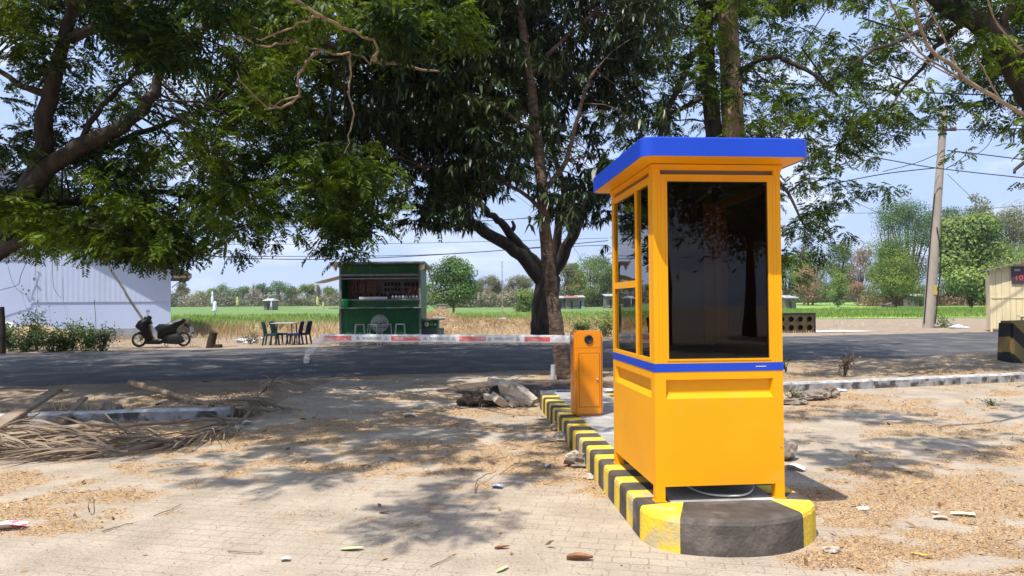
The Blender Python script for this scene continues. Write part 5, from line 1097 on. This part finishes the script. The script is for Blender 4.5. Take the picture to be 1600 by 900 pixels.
mb.box(0, NX*cw, -.005, .30, .85, .94, 1); mb.box(0, NX*cw, .24, .3, -.1, .85, 1); mb.box(NX*cw, NX*cw+.08, -.005, .3, -.1, .94, 1); mb.box(0, NX*cw, 0, .24, -.1, .05)
o = mb.build('block_wall', [m_, BLK], label='low dark wall of pierced blocks across the road, right of the booth', cat='wall'); o.location = (14.15-NX*cw, 33.6, 0); o.rotation_euler = (0, 0, .06)
sheet('gravel_patch', [(14.2, 33.6), (17.2, 34.4), (16.6, 36.2), (13.6, 35.8)], mat('white_gravel', (.72, .70, .66), (.60, .57, .52), rough=1, scale=12, bump=.6), .03, 8, 6)

# ------------------------------------------------------------------ roadside bits beyond the road
mb = MB(); mb.tube([(0, 0, -.1), (.04, 0, .25), (.12, 0, .55)], [.17, .15, .12], 9, jit=.15); mb.box(.12, .36, -.1, .15, -.05, .12); o = mb.build('stump', BARK_D, label='short dark leaning stump by the road right of the scooter', cat='stump'); o.location = (-10.65, 25.5, .0)
mb = MB(); mb.tube([(0, 0, -.1), (.03, 0, .8), (-.02, 0, 1.5)], [.12, .10, .09], 8, jit=.1); o = mb.build('old_post', BARK_D, label='dark post cut off by the left edge before the bushes', cat='post'); o.location = gnd(2, 553)
def crumple(name, p, s, m, label, seed, cat='litter', flat=.35, group=None, sub=2, amp=.22):
    g = np.random.default_rng(seed); bm = bmesh.new(); bmesh.ops.create_icosphere(bm, subdivisions=sub, radius=1)
    for v in bm.verts: k = 1+(g.normal(0, amp) if sub == 2 else (fbm(np.array([v.co.x*2.5+seed+5]), np.array([v.co.y*2.5+v.co.z*2+9]), 4)[0]-.5)*amp*3.2); v.co = Vector((v.co.x*s[0]*k, v.co.y*s[1]*k, (v.co.z*s[2]*k)*(1 if v.co.z > 0 else flat)))
    me = bpy.data.meshes.new(name); bm.to_mesh(me); bm.free(); me.materials.append(m); o = bpy.data.objects.new(name, me); COL.objects.link(o); o.location = p; tag(o, label, cat, group); return o
WP = mat('white_plastic_bag', (.72, .74, .80), (.60, .62, .70), rough=.4)
crumple('plastic_bag', gnd(378, 536)+Vector((0, 0, .05)), (.28, .2, .13), WP, 'crumpled white plastic bag on the verge left of the chairs', 1); crumple('plastic_bag', gnd(391, 536)+Vector((0, .1, .05)), (.26, .2, .16), WP, 'crumpled white plastic bag nearest the green chairs', 2)
crumple('plastic_bag', gnd(407, 530)+Vector((0, 0, .03)), (.15, .12, .07), WP, 'small white plastic scrap behind the green chairs', 3); crumple('dirt_heap', gnd(30, 543)+Vector((0, .8, 0)), (2.2, 1.2, .65), mat('sandy_heap', (.42, .30, .17), (.34, .25, .15), rough=1, bump=.6), 'sandy dirt heap behind the bushes at the left', 4, 'heap')
crumple('rubble_heap', Vector((-20.0, 28.4, 0)), (.8, .5, .9), mat('white_rubble', (.62, .62, .62), (.45, .45, .45), rough=.9, bump=.6), 'pale rubble heap against the white wall at the left edge', 5, 'heap')
# straw and rubble mound
g = np.random.default_rng(70); nu, nv = 60, 16; u, v_ = np.meshgrid(np.linspace(-4.6, 4.2, nu), np.linspace(0, 3, nv)); hh = np.sin(np.pi*v_/3)*(.95*np.exp(-((u+2.9)/1.4)**2)+.48*np.exp(-((u-.6)/2.2)**4)+.1)*(.6+.8*fbm(u*1.5+4, v_*1.5, 4))
I = np.arange(u.size).reshape(u.shape); md = empty('straw_mound', (-.6, 35.5, 0), .2, label='long mound of straw and rubble at the field edge right of the stall', cat='mound')
npmesh('soil', np.stack([u.ravel(), v_.ravel(), hh.ravel()-.03], -1), np.stack([I[:-1, :-1], I[:-1, 1:], I[1:, 1:], I[1:, :-1]], -1).reshape(-1, 4), mat('mound_soil', (.40, .29, .18), (.24, .19, .14), rough=1, scale=3, bump=1, bscale=8), parent=md)
n = 9000; i = g.integers(0, u.size, n); P = np.stack([u.ravel()[i]+g.normal(0, .08, n), v_.ravel()[i]+g.normal(0, .08, n), hh.ravel()[i]-.04], -1); D = g.normal(0, 1, (n, 3)); D[:, 2] = np.abs(D[:, 2])+.3
V, Q = diamonds(P, D/np.linalg.norm(D, axis=1, keepdims=True), g.normal(0, 1, (n, 3)), g.uniform(.12, .38, n), g.uniform(.015, .04, n), .1); npmesh('straw', V, Q, STRAW, parent=md, tint=tints(V, 4, g, 1), kind='stuff')
# mast, scarecrows, field markers
p = at(785, 503, 44); mb = MB(); mb.tube([(0, 0, -1), (0, 0, at(785, 408, 44).z-p.z)], .03, 6); o = mb.build('thin_mast', POLEC, label='thin pale mast standing in the field left of the forked trunk', cat='mast'); o.location = p
crumple('white_stone', at(785, 501, 43.5), (.35, .3, .18), CONC, 'white stone at the foot of the thin mast', 6, 'stone')
FLW = mat('white_cloth', (.66, .70, .78), rough=.8); FLY = mat('yellow_cloth', (.50, .52, .16), rough=.8)
def flag(px_, pyb, pyt, Y, m, label, wd=.5):
    b = at(px_, pyb, Y); b.z = float(terrain(np.array([b.x]), np.array([b.y]))[0]); H = at(px_, pyt, Y).z-b.z; t = empty('scarecrow_flag', b, label=label, cat='flag', group='scarecrow flags in the field')
    mb = MB(); mb.tube([(0, 0, -.1), (0, 0, H)], .04, 5); mb.build('stake', POLEC, t); mb = MB(); rr = random.Random(int(px_)); mb.lathe([(wd*r_*rr.uniform(.8, 1.2), H*z) for r_, z in ((0, .34), (.16, .36), (.28, .45), (.20, .58), (.26, .68), (.13, .80), (.17, .9), (0, 1))], n=7); mb.build('cloth', m, t)
flag(336, 491, 470, 75, FLW, 'white scarecrow cloth on a stake, nearest one in the left field', 1.0); flag(332, 480, 454, 110, FLW, 'white scarecrow cloth on a tall stake farther out', .9); flag(371, 479, 463, 120, FLY, 'yellow scarecrow cloth in the left field', .8); flag(496, 478, 463, 120, FLY, 'pale yellow cloth just left of the stall', .9); flag(505, 479, 472, 120, FLY, 'small low yellow cloth beside the stall', .7); flag(424, 478, 470, 120, FLW, 'low white cloth beside the field hut', .6)
def hut(px0, px1, pyb, pye, pyt, Y, wm, rm_, label, dep=3, name='field_hut', lean=False, cat='hut'):
    a = at(px0, pyb, Y); b = at(px1, pyb, Y); gz_ = float(terrain(np.array([a.x]), np.array([a.y]))[0]); W__ = b.x-a.x; ze = at(px0, pye, Y).z-gz_; zt = at(px0, pyt, Y).z-gz_
    t = empty(name, (a.x, Y, gz_), label=label, cat=cat); mb = MB(); mb.box(0, W__, 0, dep, -.3, ze-.05); wl = mb.build('wall', wm, t); ov = W__*.1; mb = MB()
    if lean: v = [(-ov, -.6, ze), (W__+ov, -.6, ze), (W__+ov, dep+.4, zt), (-ov, dep+.4, zt)]; mb.add(v+[(p, q, r_+.1) for p, q, r_ in v], [(0, 1, 2, 3), (4, 7, 6, 5), (0, 4, 5, 1), (1, 5, 6, 2), (2, 6, 7, 3), (3, 7, 4, 0)])
    else: v = [(-ov, -.5, ze), (W__+ov, -.5, ze), (W__+ov, dep+.5, ze), (-ov, dep+.5, ze), (W__*.12, dep/2, zt), (W__*.88, dep/2, zt)]; mb.add(v, [(0, 1, 5, 4), (1, 2, 5), (2, 3, 4, 5), (3, 0, 4), (0, 3, 2, 1)])
    mb.build('roof', rm_, t); mb = MB(); mb.box(W__*.4, W__*.58, -.02, .02, -.1, ze*.7); mb.build('door', BLK, t); return t
GRW = mat('grey_hut_wall', (.20, .18, .16), (.12, .11, .10), rough=.9, scale=1); TIN = mat('pale_tin', (.42, .42, .42), (.30, .28, .27), rough=.6, scale=.8); TERR = mat('terracotta', (.42, .17, .09), (.34, .15, .09), rough=.8, scale=.6); RST = mat('rusty_roof', (.30, .13, .10), (.24, .12, .10), rough=.8, scale=.8)
hut(1226, 1244, 476, 466, 462, 100, GRW, TIN, 'small grey field hut just right of the booth', lean=True); hut(412, 426, 476, 470, 466, 130, GRW, TIN, 'small grey hut in the far left field'); hut(884, 903, 473, 466, 463, 118, GRW, RST, 'rusty-roofed low hut right of the forked trunk', lean=True)
hut(901, 913, 473, 465, 462, 121, PLINTH, TIN, 'pale grey low hut beside the rusty-roofed one', lean=True); hut(871, 882, 473, 466, 463, 119, GRW, TIN, 'grey-roofed hut touching the forked trunk', lean=True); hut(886, 906, 468, 448, 437, 142, GRW, TERR, 'house with an orange tiled roof among trees', dep=6, name='house', cat='house')
hut(946, 962, 472, 463, 460, 120, GRW, TIN, 'grey hut just left of the booth, partly behind its edge', lean=True); hut(1428, 1450, 478, 463, 459, 112, GRW, TIN, 'dark shed under the trees left of the utility pole', lean=True)
crumple('red_cloth', at(1407, 464, 111), (.40, .2, .45), mat('red_fabric', (.40, .03, .03), rough=.8), 'red cloth hanging under the trees left of the pole', 8, 'cloth', 1)
for i, (a, b_, c, d) in enumerate([(1375, 476, 1398, 480), (1380, 480, 1402, 476), (1378, 478, 1395, 474)]): mb = MB(); mb.tube([at(a, b_, 112), at(c, d, 112)], .22, 7); mb.build('log', POLEC, label='pale log in the pile under the trees left of the pole', cat='log', group='log pile by the shed')
mb = MB(); mb.box(-.5, .5, -.3, .3, .8, 1.25, 0); mb.box(-.6, .6, -.35, .35, 1.25, 1.38, 0); mb.tube([(0, 0, -.3), (0, 0, .8)], .1, 6); o = mb.build('bird_box', GRW, label='small box on a post in the field right of the stall', cat='box'); o.location = (at(691, 487, 72).x, 72, .09)
crumple('white_rag', gnd(1497, 513)+Vector((0, 0, .05)), (.5, .2, .12), WP, 'pale rag lying right of the pole foot', 9)

# ------------------------------------------------------------------ rubble, rocks, fronds and litter on the lot
def block(name, p, s, rot, m, label, seed, group=None, cat='rubble'):
    g = np.random.default_rng(seed); bm = bmesh.new(); bmesh.ops.create_cube(bm, size=1); bmesh.ops.subdivide_edges(bm, edges=bm.edges, cuts=2, use_grid_fill=True)
    for v in bm.verts:
        c = 1-.03*(abs(v.co.x) > .49)*(abs(v.co.z) > .49); v.co = Vector((v.co.x*s[0]*c, v.co.y*s[1]*c, v.co.z*s[2]))+Vector(g.normal(0, .025, 3)*min(s))
    if g.random() < .7:
        sl = g.uniform(-.35, .35)
        for v in bm.verts:
            if v.co.x > s[0]*.2: v.co.x += sl*v.co.y*(s[0]/s[1])*.5-.06*s[0]
    me = bpy.data.meshes.new(name); bm.to_mesh(me); bm.free(); me.materials.append(m); o = bpy.data.objects.new(name, me); COL.objects.link(o); o.location = p; o.rotation_euler = rot; return tag(o, label, cat, group)
GP = 'broken blocks of the rubble pile'
RB = [(781, 634, .10, (.30, .16, .10), (.5, .5, .8), 'bright square slab at the front foot of the rubble pile'), (791, 616, .22, (.36, .15, .12), (.3, .9, 1.3), 'long grey block tilted down in the middle of the rubble pile'), (806, 612, .20, (.28, .18, .12), (.1, .5, .3), 'pitted block behind the tilted one in the rubble pile'),
      (778, 600, .34, (.30, .16, .07), (.1, .2, .2), 'flat pale slab topmost on the rubble pile'), (797, 603, .31, (.30, .16, .08), (-.1, .25, -.3), 'rounded pale slab second from the top of the rubble pile'), (822, 620, .15, (.36, .14, .12), (.2, .6, -.5), 'long block sloping right on the rubble pile'),
      (812, 627, .10, (.20, .15, .14), (.4, .2, .3), 'dark block at the right foot of the rubble pile'), (799, 628, .12, (.22, .14, .14), (.9, .2, .4), 'upright brown block in the middle foot of the rubble pile'), (815, 609, .2, (.2, .14, .1), (.2, .1, .8), 'grey square block at the back of the rubble pile'),
      (767, 612, .14, (.18, .12, .06), (.2, .1, .2), 'thin flat chip at the left of the rubble pile'), (803, 634, .06, (.12, .10, .09), (.4, .1, .9), 'small yellowish lump at the front of the rubble pile')]
for i, (a, b_, z, s, rot, lab) in enumerate(RB): q = gnd(a, b_+z*108); block('rubble_block', Vector((q.x, 10.55+(.15 if i in (3, 4, 8) else -.1*(i in (0, 10))), z)), s, rot, ROCK, lab, 200+i, GP)
crumple('earth_clod', Vector((-.52, 10.7, .05)), (.28, .24, .17), SOIL, 'dark brown earth clod left of the rubble pile', 20, 'clod', sub=4, amp=.4); crumple('earth_clod', Vector((-.25, 10.75, .05)), (.22, .2, .2), SOIL, 'small dark clod touching the rubble pile', 21, 'clod', sub=4, amp=.4)
crumple('earth_mound', Vector((0.5, 12.6, -.03)), (1.9, 1.25, .15), SOIL, 'dark low earth mound behind the rubble pile', 22, 'mound', sub=4, amp=.12)
RK = [(876, 688, (.10, .08, .07), ROCK, 'white-grey rock at the left side of the island'), (870, 672, (.09, .07, .07), ROCKD, 'dark rock beside the island near the barrier'), (906, 728, (.13, .10, .09), ROCKD, 'brown rock against the striped island kerb'), (898, 716, (.08, .07, .05), ROCK, 'tan rock chip above the brown one'), (921, 748, (.05, .04, .03), ROCK, 'small pale stone low beside the island'),
      (1226, 718, (.10, .10, .13), ROCKD, 'grey rock peeking out right of the booth'), (1272, 625, (.20, .14, .11), ROCKD, 'grey slab tilted in the small pile right of the booth'), (1292, 622, (.16, .12, .13), ROCKD, 'dark rock in the small pile right of the booth'), (1252, 625, (.16, .12, .07), ROCKD, 'low rock nearest the booth in the small pile'),
      (1240, 632, (.22, .10, .06), ROCKD, 'flat brown slab at the kerb beside the booth'), (1297, 609, (.13, .06, .03), ROCK, 'pale chip on top of the small pile right of the booth'), (1310, 611, (.14, .09, .03), WP, 'flat white bag scrap lying right of the small rock pile'), (265, 697, (.14, .06, .05), ROCK, 'pale stone below the palm fronds at the left'), (1298, 862, (.05, .035, .025), ROCK, 'small white stone right of the island front'),
      (1228, 700, (.08, .06, .04), ROCK, 'pale chip right of the booth'), (1348, 796, (.045, .03, .015), WHITE, 'white chip on the leaves right of the booth'), (860, 690, (.06, .05, .04), ROCK, 'small chip left of the white-grey rock')]
for i, (a, b_, s, m, lab) in enumerate(RK):
    q = gnd(a, b_); crumple('rock', q+Vector((0, 0, s[2]*.4)), s, m, lab, 40+i, 'rock', sub=3, amp=.42)
block('plank_chip', gnd(1462, 803)+Vector((0, 0, .012)), (.05, .03, .01), (0, .1, .4), WHITE, 'white chip left of the yellow wrapper at the right', 260, cat='litter')
LGN = mat('pale_green_leaf', (.40, .48, .22), (.50, .55, .30), rough=.6, scale=20); LBR = mat('dead_brown_leaf', (.20, .09, .04), (.34, .18, .09), rough=.7, scale=20); PNK = mat('red_white_print', (.72, .66, .68), (.66, .12, .20), rough=.4, scale=14, contrast=(.5, .53)); BLP = mat('blue_wrapper', (.25, .32, .62), (.7, .7, .75), rough=.35, scale=30, contrast=(.5, .55)); YGW = mat('yellow_green_wrapper', (.70, .78, .30), (.80, .82, .60), rough=.35, scale=20)
def curl(name, p, L__, W__, rz, m, label, cat='leaf', up=.02, tip=1):
    mb = MB(); v = []; n_ = 8
    for i in range(n_+1):
        t = i/n_; w_ = W__*(math.sin(math.pi*min(1, .06+t*.9))**.7 if tip else 1)
        for s in (-1, 0, 1): v.append((L__*(t-.5), s*w_/2, .006+(up*abs(s))*(1+.5*math.sin(4*t))+.01*t*t))
    v += [(a, b_, c-.0008) for a, b_, c in v]; k = 3*(n_+1); f = [(3*i+j, 3*i+j+1, 3*i+j+4, 3*i+j+3) for i in range(n_) for j in range(2)]; mb.add(v, f+[tuple(q+k for q in ff) for ff in f], 0, True)
    o = mb.build(name, m, label=label, cat=cat); o.location = p; o.rotation_euler = (0, 0, rz); return o
curl('fallen_leaf', gnd(550, 860), .14, .05, .05, LGN, 'pale green fallen leaf on the pavers at the bottom left of centre', up=.006); curl('fallen_leaf', gnd(906, 876), .155, .055, -.05, LBR, 'large curled brown leaf on the pavers left of the island front', up=.022); curl('fallen_leaf', gnd(784, 858), .09, .03, .2, LBR, 'small curled brown leaf left of the large one', up=.009)
curl('fallen_leaf', gnd(600, 803), .07, .03, -.1, LBR, 'small dark curled leaf in the tree shade', up=.008); curl('fallen_leaf', gnd(785, 892), .10, .03, .9, LGN, 'green-tipped twig leaf at the bottom edge', up=.005)
curl('wrapper', gnd(14, 828), .20, .09, .25, PNK, 'red and white crumpled wrapper at the left edge', 'wrapper', .03, 0); curl('wrapper', gnd(777, 763), .09, .06, -.3, BLP, 'small blue and white wrapper on the shaded pavers', 'wrapper', .015, 0); curl('wrapper', gnd(1505, 806), .15, .06, -.35, YGW, 'flat yellow-green wrapper on the leaves at the right', 'wrapper', .008, 0)
curl('wrapper', gnd(857, 731), .05, .05, .4, WP, 'small white wrapper left of the brown rock', 'wrapper', .02, 0); curl('wrapper', gnd(1243, 735), .16, .08, -.9, WP, 'white plastic scrap right of the booth shade', 'wrapper', .03, 0); curl('wrapper', gnd(1470, 812), .09, .045, -.3, ROCK, 'pale card scrap left of the yellow wrapper', 'wrapper', .01, 0); curl('yellow_strip', gnd(1441, 870), .12, .02, -.8, KYEL, 'short yellow strip on the ground at the right', 'strip', .004, 0)
curl('paper_scrap', gnd(446, 877), .05, .04, .1, WHITE, 'white paper scrap on the sandy pavers lower left', 'paper', .01, 0); curl('paper_scrap', gnd(640, 652), .14, .09, .1, WHITE, 'crumpled pale paper by the shaded leaves at centre', 'paper', .03, 0); curl('paper_scrap', gnd(386, 664), .10, .08, .5, WHITE, 'white scrap right of the left kerb end', 'paper', .03, 0); curl('paper_scrap', gnd(374, 674), .10, .06, 1.3, WHITE, 'white triangular scrap below the frond tip', 'paper', .05, 0); curl('paper_scrap', gnd(102, 712), .07, .06, .5, WHITE, 'white scrap below the palm fronds', 'paper', .05, 0)
def stick(pts, r0, label, m=WOOD, name='twig', cat='twig'):
    mb = MB(); limb(mb, pts, r0, r0*.5, 6, r0*.4, 4, .1); return mb.build(name, m, label=label, cat=cat)
S_ = lambda a, b_, z=0.012: gnd(a, b_, z)
stick([S_(742, 770), S_(745, 752, .04), S_(758, 742, .06), S_(775, 737, .02)], .006, 'curved dark twig standing off the shaded pavers'); stick([S_(780, 741), S_(800, 728, .03), S_(812, 722)], .005, 'thin twig right of the curved one'); stick([S_(160, 712), S_(162, 698, .10), S_(160, 690, .12)], .012, 'short dark stick standing at the palm fronds'); stick([S_(128, 715), S_(150, 702, .03), S_(163, 697, .10)], .012, 'stick leaning on the short dark one'); stick([S_(140, 800), S_(138, 788, .08), S_(145, 776, .02)], .005, 'thin bent twig in the leaves at the left')
stick([S_(355, 861), S_(400, 864), S_(412, 862)], .004, 'straight twig on the bare pavers lower left'); stick([S_(240, 806), S_(265, 797), S_(283, 788)], .004, 'slanting thin twig left of centre'); stick([S_(672, 885), S_(700, 872), S_(712, 866)], .004, 'thin twig at the bottom centre'); stick([S_(160, 830), S_(185, 822), S_(208, 817)], .006, 'pale twig among the leaves at the left')

def frond(name, pts, n, ll, m, label, r0=.03, spread=1.0, lift=.25, side=(-1, 1), t0=.15, seed=0, droop=.3, dirn=None, wl=.022):
    g = np.random.default_rng(seed+500); t = empty(name, pts[0], label=label, cat='palm frond', group='dry palm fronds at the left kerb'); random.seed(seed); mb = MB(); P = limb(mb, [Vector(p)-Vector(pts[0]) for p in pts], r0, r0*.3, 6, 0, 8, .05); mb.build('stalk', FRS, t)
    K = np.array([list(p) for p in P]); T_ = np.gradient(K, axis=0); T_ /= np.linalg.norm(T_, axis=1, keepdims=True); u = t0+(1-t0)*g.random(n); i = (u*(len(K)-1)).astype(int); root = K[i]; tg = T_[i]; sd_ = np.cross(tg, [0, 0, 1.]); sd_ /= np.linalg.norm(sd_, axis=1, keepdims=True)
    s = g.choice(side, n)[:, None]; D = tg*g.uniform(.5, 1.3, (n, 1))+sd_*s*spread*g.uniform(.2, 1, (n, 1))+np.array([0, 0, 1.])*g.normal(lift, .25, (n, 1)); D /= np.linalg.norm(D, axis=1, keepdims=True)
    L__ = (ll*g.uniform(.5, 1.1, n)*(1-.35*u))[:, None]; Wv = np.cross(D, g.normal(0, 1, (n, 3))); Wv /= np.linalg.norm(Wv, axis=1, keepdims=True); ww = (wl*g.uniform(.6, 1.2, n))[:, None]; V = []
    for k, f_ in enumerate((.5, 1, .8, .12)):
        q = k/3; c = root+D*L__*q-np.array([0, 0, 1.])*droop*L__*q*q; c[:, 2] = np.maximum(c[:, 2], .015-pts[0][2]+.05*g.random(n)); V += [c+Wv*ww*f_/2, c-Wv*ww*f_/2]
    V = np.stack(V, 1).reshape(-1, 3); b = np.arange(n)*8; Q = np.concatenate([np.stack([b+2*k, b+2*k+1, b+2*k+3, b+2*k+2], -1) for k in range(3)]); npmesh('leaflets', V, Q, FROND, parent=t, tint=np.repeat(np.clip(g.normal(.45, .3, n), 0, 1), 8)); return t
FRS = mat('frond_stalk', (.30, .21, .13), (.18, .13, .09), rough=.7, scale=5, stretch=(1, 1, 1), bump=.4)
G3 = lambda a, b_, z=0.03: gnd(a, b_, z)
frond('palm_frond', [G3(392, 640, .08), G3(375, 658, .06), G3(320, 678, .06), G3(240, 693, .05), G3(130, 699, .05), G3(0, 705, .05), G3(-150, 712, .05)], 260, .95, FROND, 'long dry palm frond with pale curved stalk lying in front of the left kerb', .026, .55, .10, (-1, 1), .18, 1, .3)
frond('palm_frond', [G3(270, 690, .06), G3(160, 680, .10), G3(40, 678, .12), G3(-100, 680, .1)], 200, .9, FROND, 'dry palm frond lying under the long one at the left', .018, .5, .15, (-1, 1), .05, 2, .3); frond('palm_frond', [G3(200, 706, .04), G3(100, 705, .08), G3(0, 700, .10), G3(-120, 690, .1)], 200, .8, FROND, 'tangled dry palm frond nearest the camera at the left edge', .015, .5, .12, (-1, 1), .05, 3, .25)
frond('palm_frond', [G3(390, 640, .08), G3(400, 622, .15), G3(418, 606, .30), G3(428, 596, .45)], 70, .7, FROND, 'dry palm frond tip sticking up right of the left kerb end', .012, .8, .35, (-1, 1), .0, 4, .5, wl=.018)
frond('palm_frond', [at(204, 598, 11.6), at(260, 614, 11.0), at(310, 628, 10.5), at(352, 637, 10.0), at(385, 642, 9.8)], 90, .55, FROND, 'thick brown frond stalk propped on the kerb with its butt raised', .06, .9, .10, (-1, 1), .6, 5, .6)
frond('palm_frond', [G3(330, 632, .22), G3(370, 626, .2), G3(410, 628, .15), G3(445, 640, .05)], 90, .6, FROND, 'messy dry frond leaflets heaped at the left kerb end', .012, .9, .4, (-1, 1), .0, 6, .6, wl=.016)
def board(p0, p1, w_, th, label, m=WOOD, name='plank', cat='plank'):
    p0, p1 = Vector(p0), Vector(p1); d = (p1-p0); L__ = d.length; q = d.to_track_quat('X', 'Z'); mb = MB()
    n_ = 8; v = []
    for i in range(n_+1):
        t = i/n_; k = 1-.25*t+.06*math.sin(7*t)
        for a, b_ in ((-1, -1), (1, -1), (1, 1), (-1, 1)): v.append((L__*t, a*w_*k/2, b_*th/2*(1-.3*t)))
    mb.add(v, [(4*i+j, 4*i+(j+1) % 4, 4*i+4+(j+1) % 4, 4*i+4+j) for i in range(n_) for j in range(4)]+[(0, 1, 2, 3), tuple(4*n_+j for j in range(4))]); o = mb.build(name, m, bevel=.008, label=label, cat=cat); o.location = p0; o.rotation_euler = q.to_euler(); return o
board(at(-30, 680, 8.3), at(88, 610, 10.2), .22, .06, 'broad grey frond base leaning over the kerb at the left edge'); board(at(92, 660, 9.0), at(132, 622, 9.9), .12, .05, 'short grey board leaning on the left kerb'); stick([G3(20, 672, .07), G3(120, 666, .07), G3(230, 662, .07), G3(372, 655, .06)], .045, 'long brown pole lying along the front of the left kerb', WOOD, 'fallen_pole', 'pole'); stick([at(-10, 672, 8.4), at(40, 655, 8.8), at(62, 645, 9.1)], .016, 'thin pale stick beside the broad frond base')
crumple('concrete_lump', Vector((-5.55, 10.0, .05)), (.15, .12, .13), ROCKD, 'grey concrete lump behind the kerb at the left', 71, 'rock')
# thin standing stalks behind the left kerb
g = np.random.default_rng(77); n = 60; P = np.stack([g.uniform(-6.3, -3.6, n), np.zeros(n), np.full(n, -.02)], -1); P[:, 1] = [float(kerb_y(x)) for x in P[:, 0]]+g.uniform(.2, .5, n); D = np.stack([g.normal(0, .3, n), g.normal(0, .3, n), np.ones(n)], -1)
V, Q = diamonds(P, D, g.normal(0, 1, (n, 3)), g.uniform(.15, .45, n), np.full(n, .012)); npmesh('dry_stalks', V, Q, STRAW, tint=tints(V, 4, g), kind='stuff')
mb = MB(); mb.tube([(0, 0, 0), (.01, 0, .28)], .05, 10); o = mb.build('pale_pipe', mat('pale_pipe', (.42, .42, .44), (.3, .3, .32), rough=.7), label='short pale pipe standing against the slender trunk', cat='pipe'); o.location = (.78, 14.05, .02)

# trees behind the photographer, seen only as reflections in the booth's glass
LB = ['tree behind the camera, mirrored dark in the booth window', 'second tree behind the camera, mirrored at the right of the booth window', 'third tree behind the camera, mirrored low in the booth window', 'fourth tree behind the camera, far to its right']
for i, (x, y, h, w_) in enumerate([(1.5, -11, 5.5, 5), (9, -15, 8, 7), (4.5, -24, 5, 6), (15, -20, 7, 7)]):
    g = np.random.default_rng(400+i); t = empty('shade_tree', (x, y, 0), label=LB[i], cat='tree'); mb = MB(); mb.tube([(0, 0, -.1), (.1, 0, 2), (0, .1, 4.5)], [.3, .24, .12], 8); mb.build('trunk', BARK_D, t)
    n = 7000; c = g.normal(0, 1, (12, 3)); c /= np.linalg.norm(c, axis=1, keepdims=True); c = c*np.array([w_*.35, w_*.35, 1.4])+np.array([0, 0, h-1]); k = g.integers(0, 12, n); P = c[k]+g.normal(0, .8, (n, 3)); V, Q = diamonds(P, g.normal(0, 1, (n, 3)), g.normal(0, 1, (n, 3)), g.uniform(.15, .3, n), g.uniform(.07, .12, n)); npmesh('crown', V, Q, LEAF_F, parent=t, tint=tints(V, 4, g))

# ------------------------------------------------------------------ the air: thin haze that pales the far trees and hills
hm = bpy.data.materials.new('haze'); hm.use_nodes = True; n = hm.node_tree.nodes; n.remove(n['Principled BSDF'])
pv = n.new('ShaderNodeVolumePrincipled'); pv.inputs['Color'].default_value = (.95, .97, 1, 1); pv.inputs['Density'].default_value = .00026; pv.inputs['Anisotropy'].default_value = .3
hm.node_tree.links.new(pv.outputs[0], n['Material Output'].inputs['Volume'])
mb = MB(); mb.box(-1700, 1100, -170, 2700, -4, 80); mb.build('haze', hm, kind='stuff')
